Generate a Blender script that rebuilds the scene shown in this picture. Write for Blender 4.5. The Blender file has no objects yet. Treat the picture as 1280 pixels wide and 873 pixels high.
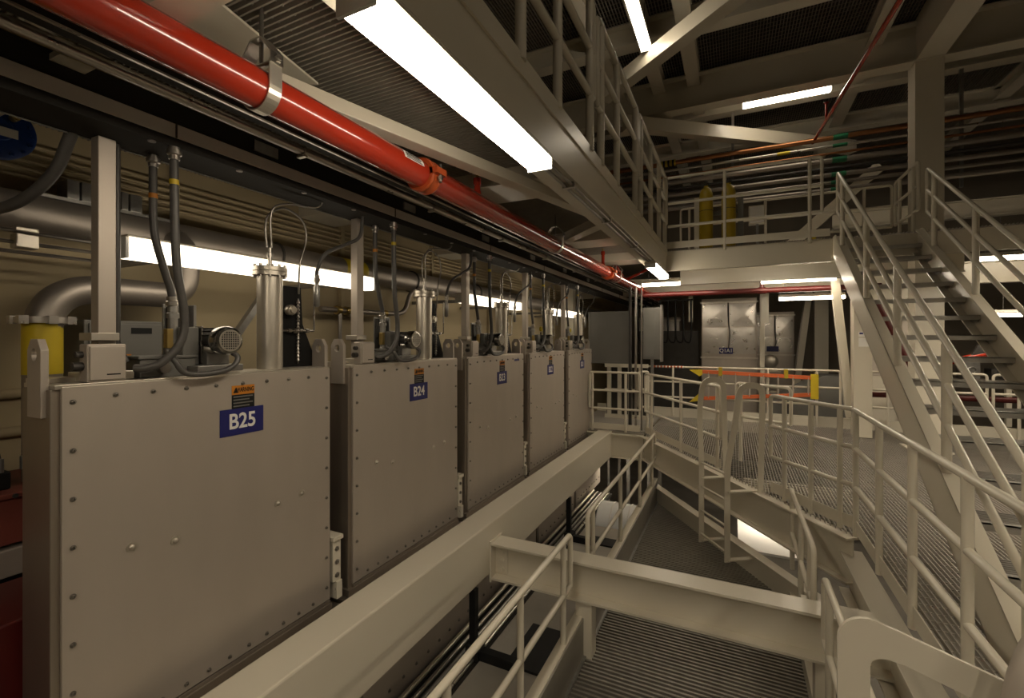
import bpy, bmesh, math, random
from mathutils import Vector, Matrix
random.seed(4)
SC = bpy.context.scene
COL = SC.collection
V = Vector
# world frame: +Y runs along the row of cabinets, +X across the pit, z = 0 is the grated platform
# ------------------------------------------------------------------ materials
def mat(name, col, rough=0.5, metal=0.0, var=0.08, scale=6.0, spec=0.5, bump=0.0, stretch=None, coat=0.0):
    m = bpy.data.materials.new(name); m.use_nodes = True
    nt = m.node_tree; b = nt.nodes['Principled BSDF']
    b.inputs['Roughness'].default_value = rough; b.inputs['Metallic'].default_value = metal
    b.inputs['Specular IOR Level'].default_value = spec
    b.inputs['Coat Weight'].default_value = coat
    tc = nt.nodes.new('ShaderNodeTexCoord'); mp = nt.nodes.new('ShaderNodeMapping')
    nt.links.new(tc.outputs['Object'], mp.inputs['Vector'])
    if stretch: mp.inputs['Scale'].default_value = stretch
    nz = nt.nodes.new('ShaderNodeTexNoise'); nz.inputs['Scale'].default_value = scale; nz.inputs['Detail'].default_value = 5
    nt.links.new(mp.outputs['Vector'], nz.inputs['Vector'])
    rp = nt.nodes.new('ShaderNodeValToRGB')
    lo = tuple(c*(1-var*1.5) for c in col); hi = tuple(min(1, c*(1+var)) for c in col)
    rp.color_ramp.elements[0].position = .2; rp.color_ramp.elements[1].position = .8
    rp.color_ramp.elements[0].color = (*lo, 1); rp.color_ramp.elements[1].color = (*hi, 1)
    nt.links.new(nz.outputs['Fac'], rp.inputs['Fac']); nt.links.new(rp.outputs['Color'], b.inputs['Base Color'])
    mr = nt.nodes.new('ShaderNodeMapRange'); mr.inputs['To Min'].default_value = max(.03, rough*.88); mr.inputs['To Max'].default_value = min(1, rough*1.14)
    nt.links.new(nz.outputs['Fac'], mr.inputs['Value'])
    if var > .03: nt.links.new(mr.outputs['Result'], b.inputs['Roughness'])
    if bump:
        bp = nt.nodes.new('ShaderNodeBump'); bp.inputs['Strength'].default_value = bump; bp.inputs['Distance'].default_value = .01
        nt.links.new(nz.outputs['Fac'], bp.inputs['Height']); nt.links.new(bp.outputs['Normal'], b.inputs['Normal'])
    return m
def lamp_mat(name, col, s):
    m = bpy.data.materials.new(name); m.use_nodes = True
    b = m.node_tree.nodes['Principled BSDF']
    b.inputs['Base Color'].default_value = (.8, .8, .8, 1)
    b.inputs['Emission Color'].default_value = (*col, 1); b.inputs['Emission Strength'].default_value = s
    return m
M = dict(
    paint=mat('cream_paint', (.67, .62, .51), .27, 0, .012, 2),
    kick=mat('grey_kick_plate', (.32, .30, .255), .45, .3, .1, 5),
    alu=mat('brushed_aluminium', (.50, .445, .385), .46, .5, .05, 5, stretch=(1, 1, .25)),
    aluside=mat('mill_aluminium', (.36, .315, .265), .42, .85, .08, 4, stretch=(1, 1, .15)),
    bright=mat('bright_aluminium', (.62, .575, .50), .36, .8, .06, 8),
    steel=mat('stainless_steel', (.50, .47, .43), .28, .95, .08, 6),
    pipe=mat('stainless_pipe', (.33, .295, .26), .46, .75, .1, 4),
    galv=mat('galvanised_steel', (.36, .35, .33), .36, .8, .18, 14),
    conduit=mat('steel_conduit', (.30, .28, .255), .3, .85, .08, 6),
    dark=mat('dark_steel', (.06, .055, .05), .5, .4, .15, 6),
    black=mat('black_anodised', (.008, .008, .008), .55, 0, .2, 8, spec=.3),
    hose=mat('grey_flexible_conduit', (.075, .07, .065), .4, 0, .1, 30),
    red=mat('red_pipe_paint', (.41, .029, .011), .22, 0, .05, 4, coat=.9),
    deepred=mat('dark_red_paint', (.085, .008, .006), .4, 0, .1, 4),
    orange=mat('orange_coupling', (.48, .085, .02), .45, 0, .1, 8),
    ladder=mat('orange_fibreglass', (.62, .13, .035), .45, 0, .1, 8),
    yellow=mat('yellow_paint', (.62, .46, .02), .45, 0, .06, 6),
    gasyel=mat('yellow_cylinder_paint', (.42, .30, .012), .38, 0, .08, 6),
    blue=mat('sign_blue', (.012, .014, .13), .4, 0, .05, 8),
    flangeblue=mat('blue_flange_paint', (.01, .045, .22), .4, 0, .1, 8),
    white=mat('white_lettering', (.80, .78, .74), .5, 0, .03, 8),
    greypaint=mat('grey_enclosure_paint', (.17, .165, .15), .45, .1, .06, 4),
    greywire=mat('grey_wireway_paint', (.60, .58, .54), .5, .0, .07, 4),
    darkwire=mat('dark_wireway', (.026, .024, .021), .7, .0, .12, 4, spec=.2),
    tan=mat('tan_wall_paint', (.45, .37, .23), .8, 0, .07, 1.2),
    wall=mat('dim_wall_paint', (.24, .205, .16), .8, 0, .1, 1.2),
    concrete=mat('concrete', (.16, .145, .125), .8, 0, .2, 2.0),
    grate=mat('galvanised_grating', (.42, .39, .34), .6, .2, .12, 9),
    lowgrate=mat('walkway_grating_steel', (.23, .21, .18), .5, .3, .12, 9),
    overgrate=mat('overhead_grating_steel', (.34, .31, .26), .55, .1, .12, 9),
    darkgrate=mat('high_grating_steel', (.30, .27, .22), .5, .3, .12, 9),
    decking=mat('grey_covered_grating', (.33, .305, .265), .5, .2, .08, 5),
    warn=mat('warning_orange', (.55, .20, .015), .5, 0, .05, 8),
    copper=mat('copper_pipe', (.36, .16, .07), .35, .9, .12, 6),
    green=mat('green_tape', (.01, .14, .06), .5, 0, .05, 8),
    tread=mat('tread_steel', (.46, .44, .40), .38, .5, .12, 9),
    pink=mat('reddish_paint', (.20, .05, .035), .5, 0, .1, 4),
    brass=mat('brass', (.45, .33, .12), .35, .9, .1, 8),
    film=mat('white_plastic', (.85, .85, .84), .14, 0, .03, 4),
    lens=lamp_mat('lit_diffuser', (1, .86, .66), 16.0),
    addedlens=lamp_mat('added_lamp_diffuser', (1, .86, .66), 38.0),  # glow of the unseen lamps added near the viewpoint
    ceillens=lamp_mat('lit_ceiling_diffuser', (1, .86, .66), 9.0),
    addedfarlens=lamp_mat('added_far_lamp_diffuser', (1, .86, .66), 80.0),  # stronger glow of the lamps added out of view beyond the stair rail
    walllens=lamp_mat('lit_wall_diffuser', (1, .86, .66), 2.4),
    chrome=mat('polished_steel', (.34, .33, .31), .16, 1, .06, 6),
    dimlens=lamp_mat('lit_diffuser_far', (1, .86, .66), 14.0),
)
# ------------------------------------------------------------------ mesh builder
class MB:
    def __init__(s): s.v = []; s.f = []; s.sm = []
    def add(s, vs, fs, smooth=False):
        o = len(s.v); s.v += [V(q) for q in vs]
        for f in fs: s.f.append([o+i for i in f]); s.sm.append(smooth)
        return s
    def hexa(s, c8):
        return s.add(c8, [(0,3,2,1),(4,5,6,7),(0,1,5,4),(1,2,6,5),(2,3,7,6),(3,0,4,7)])
    def box(s, x0, x1, y0, y1, z0, z1):
        return s.hexa([(x0,y0,z0),(x1,y0,z0),(x1,y1,z0),(x0,y1,z0),(x0,y0,z1),(x1,y0,z1),(x1,y1,z1),(x0,y1,z1)])
    def bar(s, p, q, w, h, up=(0,0,1), off=(0,0)):
        p, q = V(p), V(q); d = (q-p).normalized(); up = V(up)
        r = d.cross(up).normalized(); u = r.cross(d).normalized()
        p = p+r*off[0]+u*off[1]; q = q+r*off[0]+u*off[1]
        a, b = r*w/2, u*h/2
        return s.hexa([p-a-b,p+a-b,q+a-b,q-a-b,p-a+b,p+a+b,q+a+b,q-a+b])
    def ibeam(s, p, q, h, w, tf=.025, tw=.016):   # p, q on the top centre line
        s.bar(p, q, w, tf, off=(0, -tf/2)); s.bar(p, q, w, tf, off=(0, -h+tf/2))
        return s.bar(p, q, tw, h-2*tf, off=(0, -h/2))
    def tube(s, pts, r, n=12, cap=True, closed=False):
        pts = [V(p) for p in pts]; N = len(pts); rings = []
        rr = r if isinstance(r, (list, tuple)) else [r]*N
        prev = None
        for i, p in enumerate(pts):
            if closed: d = (pts[(i+1) % N]-pts[i-1]).normalized()
            elif i == 0: d = (pts[1]-p).normalized()
            elif i == N-1: d = (p-pts[-2]).normalized()
            else: d = ((pts[i+1]-p).normalized()+(p-pts[i-1]).normalized()).normalized()
            if prev is None:
                a = V((0,0,1)) if abs(d.z) < .9 else V((1,0,0))
                x = d.cross(a).normalized()
            else: x = (prev-d*prev.dot(d)).normalized()
            prev = x; y = d.cross(x)
            rings.append([p+(x*math.cos(2*math.pi*k/n)+y*math.sin(2*math.pi*k/n))*rr[i] for k in range(n)])
        vs = [q for g in rings for q in g]; fs = []
        for i in range(N if closed else N-1):
            j = (i+1) % N
            for k in range(n): fs.append((i*n+k, i*n+(k+1) % n, j*n+(k+1) % n, j*n+k))
        s.add(vs, fs, True)
        if cap and not closed:
            s.add(rings[0], [tuple(range(n))[::-1]]); s.add(rings[-1], [tuple(range(n))])
        return s
    def cyl(s, p, q, r, n=20, r2=None): return s.tube([p, q], [r, r if r2 is None else r2], n)
    def lathe(s, base, axis, prof, n=20):       # prof: (radius, distance along axis)
        base = V(base); ax = V(axis).normalized()
        for (r0, h0), (r1, h1) in zip(prof, prof[1:]):
            if abs(h0-h1) < 1e-6:
                pass
            x = ax.cross(V((0,0,1)) if abs(ax.z) < .9 else V((1,0,0))).normalized(); y = ax.cross(x)
            g0 = [base+ax*h0+(x*math.cos(2*math.pi*k/n)+y*math.sin(2*math.pi*k/n))*max(r0,1e-4) for k in range(n)]
            g1 = [base+ax*h1+(x*math.cos(2*math.pi*k/n)+y*math.sin(2*math.pi*k/n))*max(r1,1e-4) for k in range(n)]
            s.add(g0+g1, [(k,(k+1) % n, n+(k+1) % n, n+k) for k in range(n)], abs(h0-h1) > 1e-6)
        return s
    def prism(s, outline, ext):                  # outline: 3-D points (convex or not), extruded by vector ext
        o = [V(p) for p in outline]; e = V(ext); n = len(o)
        s.add(o+[p+e for p in o], [tuple(range(n))[::-1], tuple(range(n, 2*n))]+[(i,(i+1) % n, n+(i+1) % n, n+i) for i in range(n)])
        return s
    def sphere(s, c, r, n=12, m=8, sq=(1,1,1)):
        c = V(c); vs = []; fs = []
        for i in range(m+1):
            t = math.pi*i/m
            for k in range(n): vs.append(c+V((sq[0]*r*math.sin(t)*math.cos(2*math.pi*k/n), sq[1]*r*math.sin(t)*math.sin(2*math.pi*k/n), sq[2]*r*math.cos(t))))
        for i in range(m):
            for k in range(n): fs.append((i*n+k, (i+1)*n+k, (i+1)*n+(k+1) % n, i*n+(k+1) % n))
        return s.add(vs, fs, True)
    def build(s, name, m, parent=None, bevel=0.0, origin=None):
        if parent is not None: o0 = wloc(parent)
        elif origin is not None: o0 = V(origin)
        else:
            lo = [min(q[i] for q in s.v) for i in range(3)]; hi = [max(q[i] for q in s.v) for i in range(3)]
            o0 = V(((lo[0]+hi[0])/2, (lo[1]+hi[1])/2, lo[2]))
        me = bpy.data.meshes.new(name)
        me.from_pydata([tuple(q-o0) for q in s.v], [], s.f); me.update()
        bm = bmesh.new(); bm.from_mesh(me)
        bmesh.ops.remove_doubles(bm, verts=bm.verts, dist=1e-6)
        bmesh.ops.recalc_face_normals(bm, faces=bm.faces)
        smv = {}
        bm.to_mesh(me); bm.free()
        if any(s.sm):
            me.polygons.foreach_set('use_smooth', [True]*len(me.polygons))
            me.set_sharp_from_angle(angle=math.radians(38))
        me.materials.append(M[m] if isinstance(m, str) else m)
        o = bpy.data.objects.new(name, me); COL.objects.link(o)
        if parent is not None: o.parent = parent
        else: o.location = o0
        if bevel:
            b = o.modifiers.new('edge', 'BEVEL'); b.width = bevel; b.segments = 2; b.limit_method = 'ANGLE'
        return o
def wloc(o):
    p = V(o.location)
    while o.parent: o = o.parent; p += V(o.location)
    return p
def tag(o, label, cat, group=None):
    o['label'] = label; o['category'] = cat
    if group: o['group'] = group
    return o
def thing(name, label, cat, loc, group=None):
    o = bpy.data.objects.new(name, None); COL.objects.link(o); o.location = loc; o.empty_display_size = .1
    return tag(o, label, cat, group)
def struct(o): o['kind'] = 'structure'; return o
def dup(o, off, label=None, parent=None):
    c = o.copy(); COL.objects.link(c)
    if parent is None: c.location = V(o.location)+V(off)
    else: c.parent = parent
    if label: c['label'] = label
    for ch in list(o.children): dup(ch, off, None, c)
    return c
def fillet(pts, r, n=6):
    pts = [V(p) for p in pts]; out = [pts[0]]
    for a, b, c in zip(pts, pts[1:], pts[2:]):
        d1 = (a-b); d2 = (c-b); t = min(r, d1.length*.48, d2.length*.48)
        p0 = b+d1.normalized()*t; p2 = b+d2.normalized()*t
        for i in range(n+1):
            u = i/n; out.append(p0*(1-u)**2+b*2*u*(1-u)+p2*u*u)
    out.append(pts[-1]); return out
def spline(pts, n=8):
    pts = [V(p) for p in pts]; P = [pts[0]*2-pts[1]]+pts+[pts[-1]*2-pts[-2]]; out = []
    for i in range(1, len(P)-2):
        for k in range(n):
            t = k/n
            out.append(.5*((2*P[i])+(P[i+1]-P[i-1])*t+(2*P[i-1]-5*P[i]+4*P[i+1]-P[i+2])*t*t+(3*P[i]-P[i-1]-3*P[i+1]+P[i+2])*t**3))
    out.append(pts[-1]); return out
def text_obj(txt, name, size, parent, pos, xdir, updir, m, narrow=1.0, bold=.0, depth=.0012):
    c = bpy.data.curves.new(name, 'FONT'); c.body = txt; c.size = size; c.align_x = 'CENTER'; c.align_y = 'CENTER'
    c.extrude = depth; c.offset = bold
    t = bpy.data.objects.new('tmp_text', c); COL.objects.link(t)
    bpy.context.view_layer.update()
    me = bpy.data.meshes.new_from_object(t.evaluated_get(bpy.context.evaluated_depsgraph_get()))
    bpy.data.objects.remove(t)
    x = V(xdir).normalized(); y = V(updir).normalized(); z = x.cross(y)
    o0 = V(pos)-wloc(parent)
    for q in me.vertices: q.co = o0+x*q.co.x*narrow+y*q.co.y+z*q.co.z
    me.materials.clear(); me.materials.append(M[m]); me.name = name
    o = bpy.data.objects.new(name, me); COL.objects.link(o); o.parent = parent
    return o
# ------------------------------------------------------------------ gratings
def grating(name, m, bars, rods, t=.005, h=.028, rodz=.0):
    b = MB()
    for p, q in bars: b.bar(p, q, t, h, off=(0, -h/2))
    for p, q in rods: b.bar(p, q, .007, .007, off=(0, -.004-rodz))
    return struct(b.build(name, m))
# diagonal edge of the platform over the pit
DA, DB = V((.88, 4.9, 0)), V((-1.42, 8.3, 0))
DD = (DB-DA).normalized(); DN = V((-DD.y, DD.x, 0)); DN = DN if DN.x < 0 else -DN   # towards the pit
def diag_v(u): return DA.y+(DA.x-u)*(DB.y-DA.y)/(DA.x-DB.x)
def diag_u(v): return DA.x-(v-DA.y)*(DA.x-DB.x)/(DB.y-DA.y)
bars = []; rods = []
u = -1.38
while u < 5.6:
    v0 = 1.0 if u > 1.0 else diag_v(u)+.03
    bars.append(((u, v0, 0), (u, 10.55, 0))); u += .032
v = 1.05
while v < 10.6:
    u0 = 1.02 if v < 4.75 else (diag_u(v)+.04 if v < 8.3 else -1.40)
    rods.append(((u0, v, 0), (5.6, v, 0))); v += .1016
grating('floor', 'grate', bars, rods, rodz=.014)
# the covered part of the platform beyond the pit, beside the rear rail
b = MB(); b.box(-2.9, -1.44, 8.36, 11.2, -.03, 0); struct(b.build('floor', 'decking'))
# lower walkway in the pit
FZ = -.97
bars = []; rods = []
v = .4
LW0, LW1 = -1.13, .50
while v < 8.1:
    u1 = min(LW1, diag_u(v)-.04) if v > 5.2 else LW1
    if u1 > LW0+.05: bars.append(((LW0, v, FZ), (u1, v, FZ)))
    v += .044
u = LW0+.05
while u < LW1:
    rods.append(((u, .4, FZ), (u, min(8.0, diag_v(u)-.05), FZ))); u += .1016
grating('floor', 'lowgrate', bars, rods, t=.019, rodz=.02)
# pit bottom and lower hall floor
b = MB(); b.box(-4.6, 9, -6, 17, -2.35, -2.3); struct(b.build('floor', 'concrete'))
# overhead deck on the left (underside seen), z = 3.05
DZ = 3.05
bars = []; rods = []
v = -2.0
while v < 8.2:
    bars.append(((-3.95, v, DZ), (-1.0, v, DZ))); v += .030
u = -3.9
while u < -1.0: rods.append(((u, -2, DZ), (u, 8.2, DZ))); u += .1016
grating('ceiling', 'overgrate', bars, rods, t=.008, h=.024, rodz=0)
b = MB(); b.box(-4.6, -.95, -2, 8.2, DZ+.002, DZ+.02); struct(b.build('ceiling', 'decking'))
# upper deck at the head of the stairs
bars = []; rods = []
u = -.9
while u < 3.1: bars.append(((u, 7.45, DZ), (u, 9.4, DZ))); u += .034
v = 7.5
while v < 9.4: rods.append(((-.9, v, DZ), (3.1, v, DZ))); v += .1016
grating('floor', 'overgrate', bars, rods)
# grating high above
HZ = 6.52
bars = []; rods = []
u = -4.4
while u < 8: bars.append(((u, -2, HZ), (u, 16, HZ))); u += .045
v = -2
while v < 16: rods.append(((-4.4, v, HZ), (8, v, HZ))); v += .1016
grating('ceiling', 'darkgrate', bars, rods, t=.008, h=.035, rodz=.0)
b = MB(); b.box(-4.6, 9, -6, 17, 7.6, 7.65); struct(b.build('ceiling', 'dark'))
# walls
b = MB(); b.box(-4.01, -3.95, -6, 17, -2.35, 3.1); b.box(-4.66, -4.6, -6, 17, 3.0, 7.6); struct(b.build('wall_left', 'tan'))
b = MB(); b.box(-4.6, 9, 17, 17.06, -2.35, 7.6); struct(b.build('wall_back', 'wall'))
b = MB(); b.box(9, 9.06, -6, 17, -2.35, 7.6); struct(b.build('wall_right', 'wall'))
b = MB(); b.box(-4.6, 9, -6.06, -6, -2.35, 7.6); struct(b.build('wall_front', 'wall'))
# ------------------------------------------------------------------ row of cabinets
PIT, W0, PW = 1.585, .89, 1.375
SIGNS = ['B25', 'B24', 'B23', 'B22', 'B21']
where = ['nearest of the row', 'second of the row', 'third of the row', 'fourth of the row', 'farthest of the row']
bolt_me = None
def make_bolt(parent, u, v, z, r=.0074):
    b = MB(); b.lathe((u, v, z), (1,0,0), [(r*1.5,0),(r*1.5,.003),(r,.003),(r,.009),(r*.55,.010),(r*.55,.004),(0,.004)], 10)
    return b.build('bolt', 'conduit', parent)
def make_cabinet():
    t = thing('riveted_cabinet', '', 'cabinet', (-2.58, W0+PW/2, -.14), 'riveted aluminium cabinets in a row')
    v0, v1 = W0, W0+PW
    b = MB(); b.box(-2.72, -2.468, v0-.03, v1+.0, -.14, 1.475)
    b.box(-2.74, -2.44, v0-.05, v1+.01, -.14, -.095)
    b.build('body', 'aluside', t, .004)
    b = MB(); b.box(-2.735, -2.455, v0-.02, v1, 1.475, 1.493); b.box(-2.72, -2.6, v0-.02, v0+.11, 1.493, 1.512); b.box(-2.70, -2.50, v0+.78, v0+1.30, 1.493, 1.496)
    b.build('top_plate', 'bright', t, .003)
    b = MB(); b.box(-2.468, -2.45, v0, v1, -.07, 1.485); pan = b.build('front_panel', 'alu', t, .003)
    b = MB(); b.box(-2.47, -2.448, v0, v1, -.098, -.075); b.build('bottom_hem', 'aluside', t, .002)
    for k in range(8): make_bolt(pan, -2.45, v0+.035, 1.42-k*.2)
    for k in range(8): make_bolt(pan, -2.45, v1-.03, 1.42-k*.2)
    for k in range(1, 9): make_bolt(pan, -2.45, v0+.035+k*(PW-.065)/9, 1.435)
    for k in range(1, 12): make_bolt(pan, -2.45, v0+.035+k*(PW-.065)/12, -.035)
    for dv, z in ((.24, .74), (.42, .70), (.98, .70), (1.15, .71)):
        b = MB(); b.sphere((-2.449, v0+dv, z), .013, 10, 6); b.lathe((-2.45, v0+dv, z), (1,0,0), [(.022,0),(.022,.003),(0,.003)], 12)
        b.build('dome_nut', 'bright', pan)
    for vv, s in ((v0-.035, -1), (v1+.012, 1)):        # lifting lugs on the end faces
        b = MB(); oc = []
        for (uu, z) in ((-2.62, 1.36), (-2.50, 1.36), (-2.50, 1.635), (-2.53, 1.68), (-2.59, 1.68), (-2.62, 1.635)): oc.append((uu, vv-.012, z))
        hole = [(-2.56+.024*math.cos(a*math.pi/8), vv-.012, 1.615+.026*math.sin(a*math.pi/8)) for a in range(16)]
        n = len(oc)
        bm = bmesh.new()
        f = [bm.verts.new(p) for p in oc]; h = [bm.verts.new(p) for p in hole]
        ed = [bm.edges.new((f[i], f[(i+1) % n])) for i in range(n)]+[bm.edges.new((h[i], h[(i+1) % 16])) for i in range(16)]
        r = bmesh.ops.triangle_fill(bm, use_beauty=True, edges=ed)
        fs = [g for g in r['geom'] if isinstance(g, bmesh.types.BMFace)]
        ex = bmesh.ops.extrude_face_region(bm, geom=fs)
        for g in ex['geom']:
            if isinstance(g, bmesh.types.BMVert): g.co.y += .026
        bm.verts.index_update()
        b.add([w.co.copy() for w in bm.verts], [[w.index for w in g.verts] for g in bm.faces]); bm.free()
        b.build('lifting_lug', 'alu', t, .002)
    # hinge block beside the lower right corner
    b = MB(); b.box(-2.56, -2.455, v1+.03, v1+.10, .02, .30); b.box(-2.60, -2.44, v1+.02, v1+.11, .30, .33); b.box(-2.54, -2.44, v1+.05, v1+.10, -.10, .02)
    hb = b.build('hinge_block', 'paint', t, .004)
    for z in (.24, .15, .06, -.03): make_bolt(hb, -2.455, v1+.065, z, .012)
    # warning label
    b = MB(); b.box(-2.4498, -2.4475, v0+.70, v0+.83, 1.375, 1.425); wl = b.build('warning_label_header', 'warn', t)
    text_obj('WARNING', 'warning_text', .034, wl, (-2.4475, v0+.775, 1.40), (0,1,0), (0,0,1), 'black', .62, .0006)
    b = MB(); b.prism([(-2.4475, v0+.707, 1.385), (-2.4475, v0+.737, 1.385), (-2.4475, v0+.722, 1.416)], (.0008,0,0)); b.build('warning_triangle', 'black', wl)
    b = MB(); b.box(-2.4498, -2.4475, v0+.70, v0+.83, 1.30, 1.375); bl = b.build('warning_label_panel', 'black', t)
    b = MB()
    for k in range(4): b.box(-2.4475, -2.4468, v0+.708, v0+.80+.02*((k*7) % 2), 1.309+k*.017, 1.316+k*.017)
    b.build('fine_print', 'greypaint', bl)
    return t
def sign(t, txt, dv, z0, dy):
    v0 = W0+dy
    b = MB(); b.box(-2.4498, -2.447, v0+.635, v0+.885, z0, z0+.145); s = b.build('number_sign', 'blue', t, .001)
    text_obj(txt, 'sign_text', .115, s, (-2.447, v0+.76, z0+.0725), (0,1,0), (0,0,1), 'white', .88, .0022)
cab0 = make_cabinet()
cabs = []
for i, sg in enumerate(SIGNS):
    c = cab0 if i == 0 else dup(cab0, (0, PIT*i, 0))
    cabs.append(c)
for i, sg in enumerate(SIGNS):
    if i == 2:
        b = MB(); b.box(-2.4498, -2.4485, W0+PIT*2+1.10, W0+PIT*2+1.24, 1.405, 1.43); b.build('blue_tape', 'blue', cabs[2])
    cabs[i]['label'] = f'riveted aluminium cabinet signed {sg} in white on blue, {where[i]}'
    sign(cabs[i], sg, 0, 1.155, PIT*i)
# ------------------------------------------------------------------ equipment standing on each cabinet
kits = []
def note(o, fmt): kits.append((o, fmt)); return o
CT = 1.493
def kit():
    y = W0
    # square aluminium post carrying the wireway
    t = note(thing('wireway_post', '', 'post', (-2.60, y+.20, CT), 'square posts from cabinet to wireway'), 'square aluminium post standing on cabinet {}')
    b = MB(); b.box(-2.645, -2.58, y+.172, y+.240, CT+.04, 2.60); b.build('upright', 'alu', t, .003)
    b = MB(); b.box(-2.66, -2.55, y+.135, y+.24, CT+.18, CT+.215); b.build('collar', 'bright', t, .003)
    b = MB(); b.box(-2.67, -2.535, y+.10, y+.29, CT, CT+.04)
    b.build('foot', 'bright', t, .003)
    # small grey terminal box at its foot
    t = note(thing('terminal_box', '', 'box', (-2.49, y+.2, CT), 'terminal boxes at the post feet'), 'small pale terminal box at the foot of the post on {}')
    b = MB(); b.box(-2.53, -2.46, y+.085, y+.225, CT, CT+.165); b.build('housing', 'alu', t, .006)
    b = MB(); b.box(-2.46, -2.452, y+.092, y+.218, CT+.01, CT+.155); lid = b.build('lid', 'alu', t, .003)
    b = MB(); b.box(-2.452, -2.4515, y+.15, y+.20, CT+.03, CT+.036); b.build('name_plate', 'black', lid)
    b = MB(); b.cyl((-2.50, y+.085, CT+.07), (-2.50, y+.05, CT+.07), .018, 12); b.cyl((-2.50, y+.085, CT+.12), (-2.50, y+.06, CT+.12), .014, 12); b.build('cable_gland', 'dark', t)
    # flat grey junction box
    t = note(thing('junction_box', '', 'box', (-2.60, y+.43, CT), 'flat junction boxes on the cabinets'), 'flat grey junction box with a lipped lid on {}')
    b = MB(); b.box(-2.69, -2.53, y+.31, y+.56, CT, CT+.09); b.build('housing', 'greypaint', t, .004)
    b = MB(); b.box(-2.70, -2.52, y+.30, y+.57, CT+.09, CT+.105); b.build('lid', 'greypaint', t, .004)
    b = MB(); b.cyl((-2.53, y+.40, CT+.045), (-2.49, y+.40, CT+.045), .026, 14); b.build('connector', 'steel', t)
    # vertical conduit fitting on it
    t = note(thing('conduit_fitting', '', 'fitting', (-2.62, y+.50, CT+.105), 'upright conduit fittings'), 'upright metal conduit fitting rising from the junction box on {}')
    b = MB(); b.lathe((-2.62, y+.50, CT+.105), (0,0,1), [(0,0),(.026,0),(.026,.01),(.022,.015),(.022,.19),(.03,.19),(.03,.215),(.024,.22),(.024,.25),(0,.25)], 16); b.build('tube_body', 'galv', t)
    b = MB(); b.box(-2.62, -2.585, y+.455, y+.485, CT+.14, CT+.24); b.build('cover', 'brass', t, .004)
    # galvanised upright channel
    t = note(thing('mounting_channel', '', 'bracket', (-2.68, y+.57, CT), 'upright galvanised channels'), 'upright galvanised mounting channel behind the hoses on {}')
    b = MB(); b.box(-2.72, -2.71, y+.50, y+.64, CT, 1.865); b.box(-2.72, -2.66, y+.625, y+.64, CT, 1.865); b.build('web', 'galv', t, .002)
    b = MB(); b.box(-2.709, -2.69, y+.515, y+.60, CT+.20, 1.85); b.build('cover_plate', 'dark', t, .002)
    # gear motor, fan cover towards the pit
    my, mz = y+.66, 1.672
    t = note(thing('gear_motor', '', 'motor', (-2.55, my, CT), 'gear motors on the cabinets'), 'small gear motor with a round fan cover on {}')
    b = MB(); b.box(-2.65, -2.55, my-.15, my-.07, CT+.0505, mz+.07); b.build('terminal_housing', 'greypaint', t, .006)
    b = MB(); b.box(-2.64, -2.54, my-.065, my-.055, CT+.06, mz+.075); b.build('side_plate', 'steel', t, .002)
    b = MB(); b.box(-2.68, -2.44, my-.14, my+.10, CT+.0145, CT+.05); b.box(-2.62, -2.50, my-.06, my+.06, CT+.05, mz-.055); b.build('base', 'galv', t, .004)
    b = MB(); b.cyl((-2.67, my, mz), (-2.45, my, mz), .062, 24)
    for k in range(14):
        a = 2*math.pi*k/14; c, s_ = math.cos(a), math.sin(a)
        b.bar((-2.65, my+c*.064, mz+s_*.064), (-2.47, my+c*.064, mz+s_*.064), .004, .012, up=(0, c, s_))
    b.build('stator', 'dark', t)
    b = MB(); b.lathe((-2.47, my, mz), (1,0,0), [(.070,0),(.076,.005),(.076,.055),(.070,.068),(.056,.070),(.056,.064),(.0,.064)], 28); fc = b.build('fan_cover', 'chrome', t)
    b = MB()
    for k in range(-4, 5):
        w = math.sqrt(max(0, .054**2-(k*.012)**2))
        b.bar((-2.399, my-w, mz+k*.012), (-2.399, my+w, mz+k*.012), .004, .004)
        b.bar((-2.399, my+k*.012, mz-w), (-2.399, my+k*.012, mz+w), .003, .003, up=(1,0,0))
    b.tube([(-2.399, my+.055*math.cos(a*math.pi/12), mz+.055*math.sin(a*math.pi/12)) for a in range(24)], .004, 6, closed=True)
    b.build('grille', 'bright', fc)
    b = MB(); b.lathe((-2.4055, my, mz), (1,0,0), [(0,0),(.054,0),(.054,.002),(0,.002)], 20); b.build('dark_backing', 'black', fc)
    # tall tube with bolted flange
    ty = y+1.04
    t = note(thing('flanged_tube', '', 'tube', (-2.60, ty, CT), 'tall flanged tubes on the cabinets'), 'tall stainless tube with a bolted flange on {}')
    b = MB(); b.cyl((-2.60, ty, CT), (-2.60, ty, 2.09), .073, 28); b.build('tube_wall', 'bright', t)
    b = MB(); b.lathe((-2.60, ty, 2.07), (0,0,1), [(.073,0),(.098,.002),(.098,.024),(.094,.028),(.098,.03),(.098,.052),(.09,.056),(0,.056)], 28); fl = b.build('flange', 'bright', t)
    for k in range(10):
        a = 2*math.pi*k/10
        b = MB(); b.cyl((-2.60+.086*math.cos(a), ty+.086*math.sin(a), 2.06), (-2.60+.086*math.cos(a), ty+.086*math.sin(a), 2.14), .009, 8); b.build('flange_bolt', 'steel', fl)
    b = MB(); b.lathe((-2.60, ty, 2.126), (0,0,1), [(.022,0),(.022,.02),(.012,.025),(.012,.06),(.017,.06),(.017,.09),(.01,.095),(.01,.12),(0,.12)], 12); b.build('port_fitting', 'steel', t)
    # black gusset plate with valve and gauge chain
    t = note(thing('valve_bracket', '', 'bracket', (-2.66, y+1.3, CT), 'black valve bracket plates'), 'tapered black bracket plate with a valve knob on {}')
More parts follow.
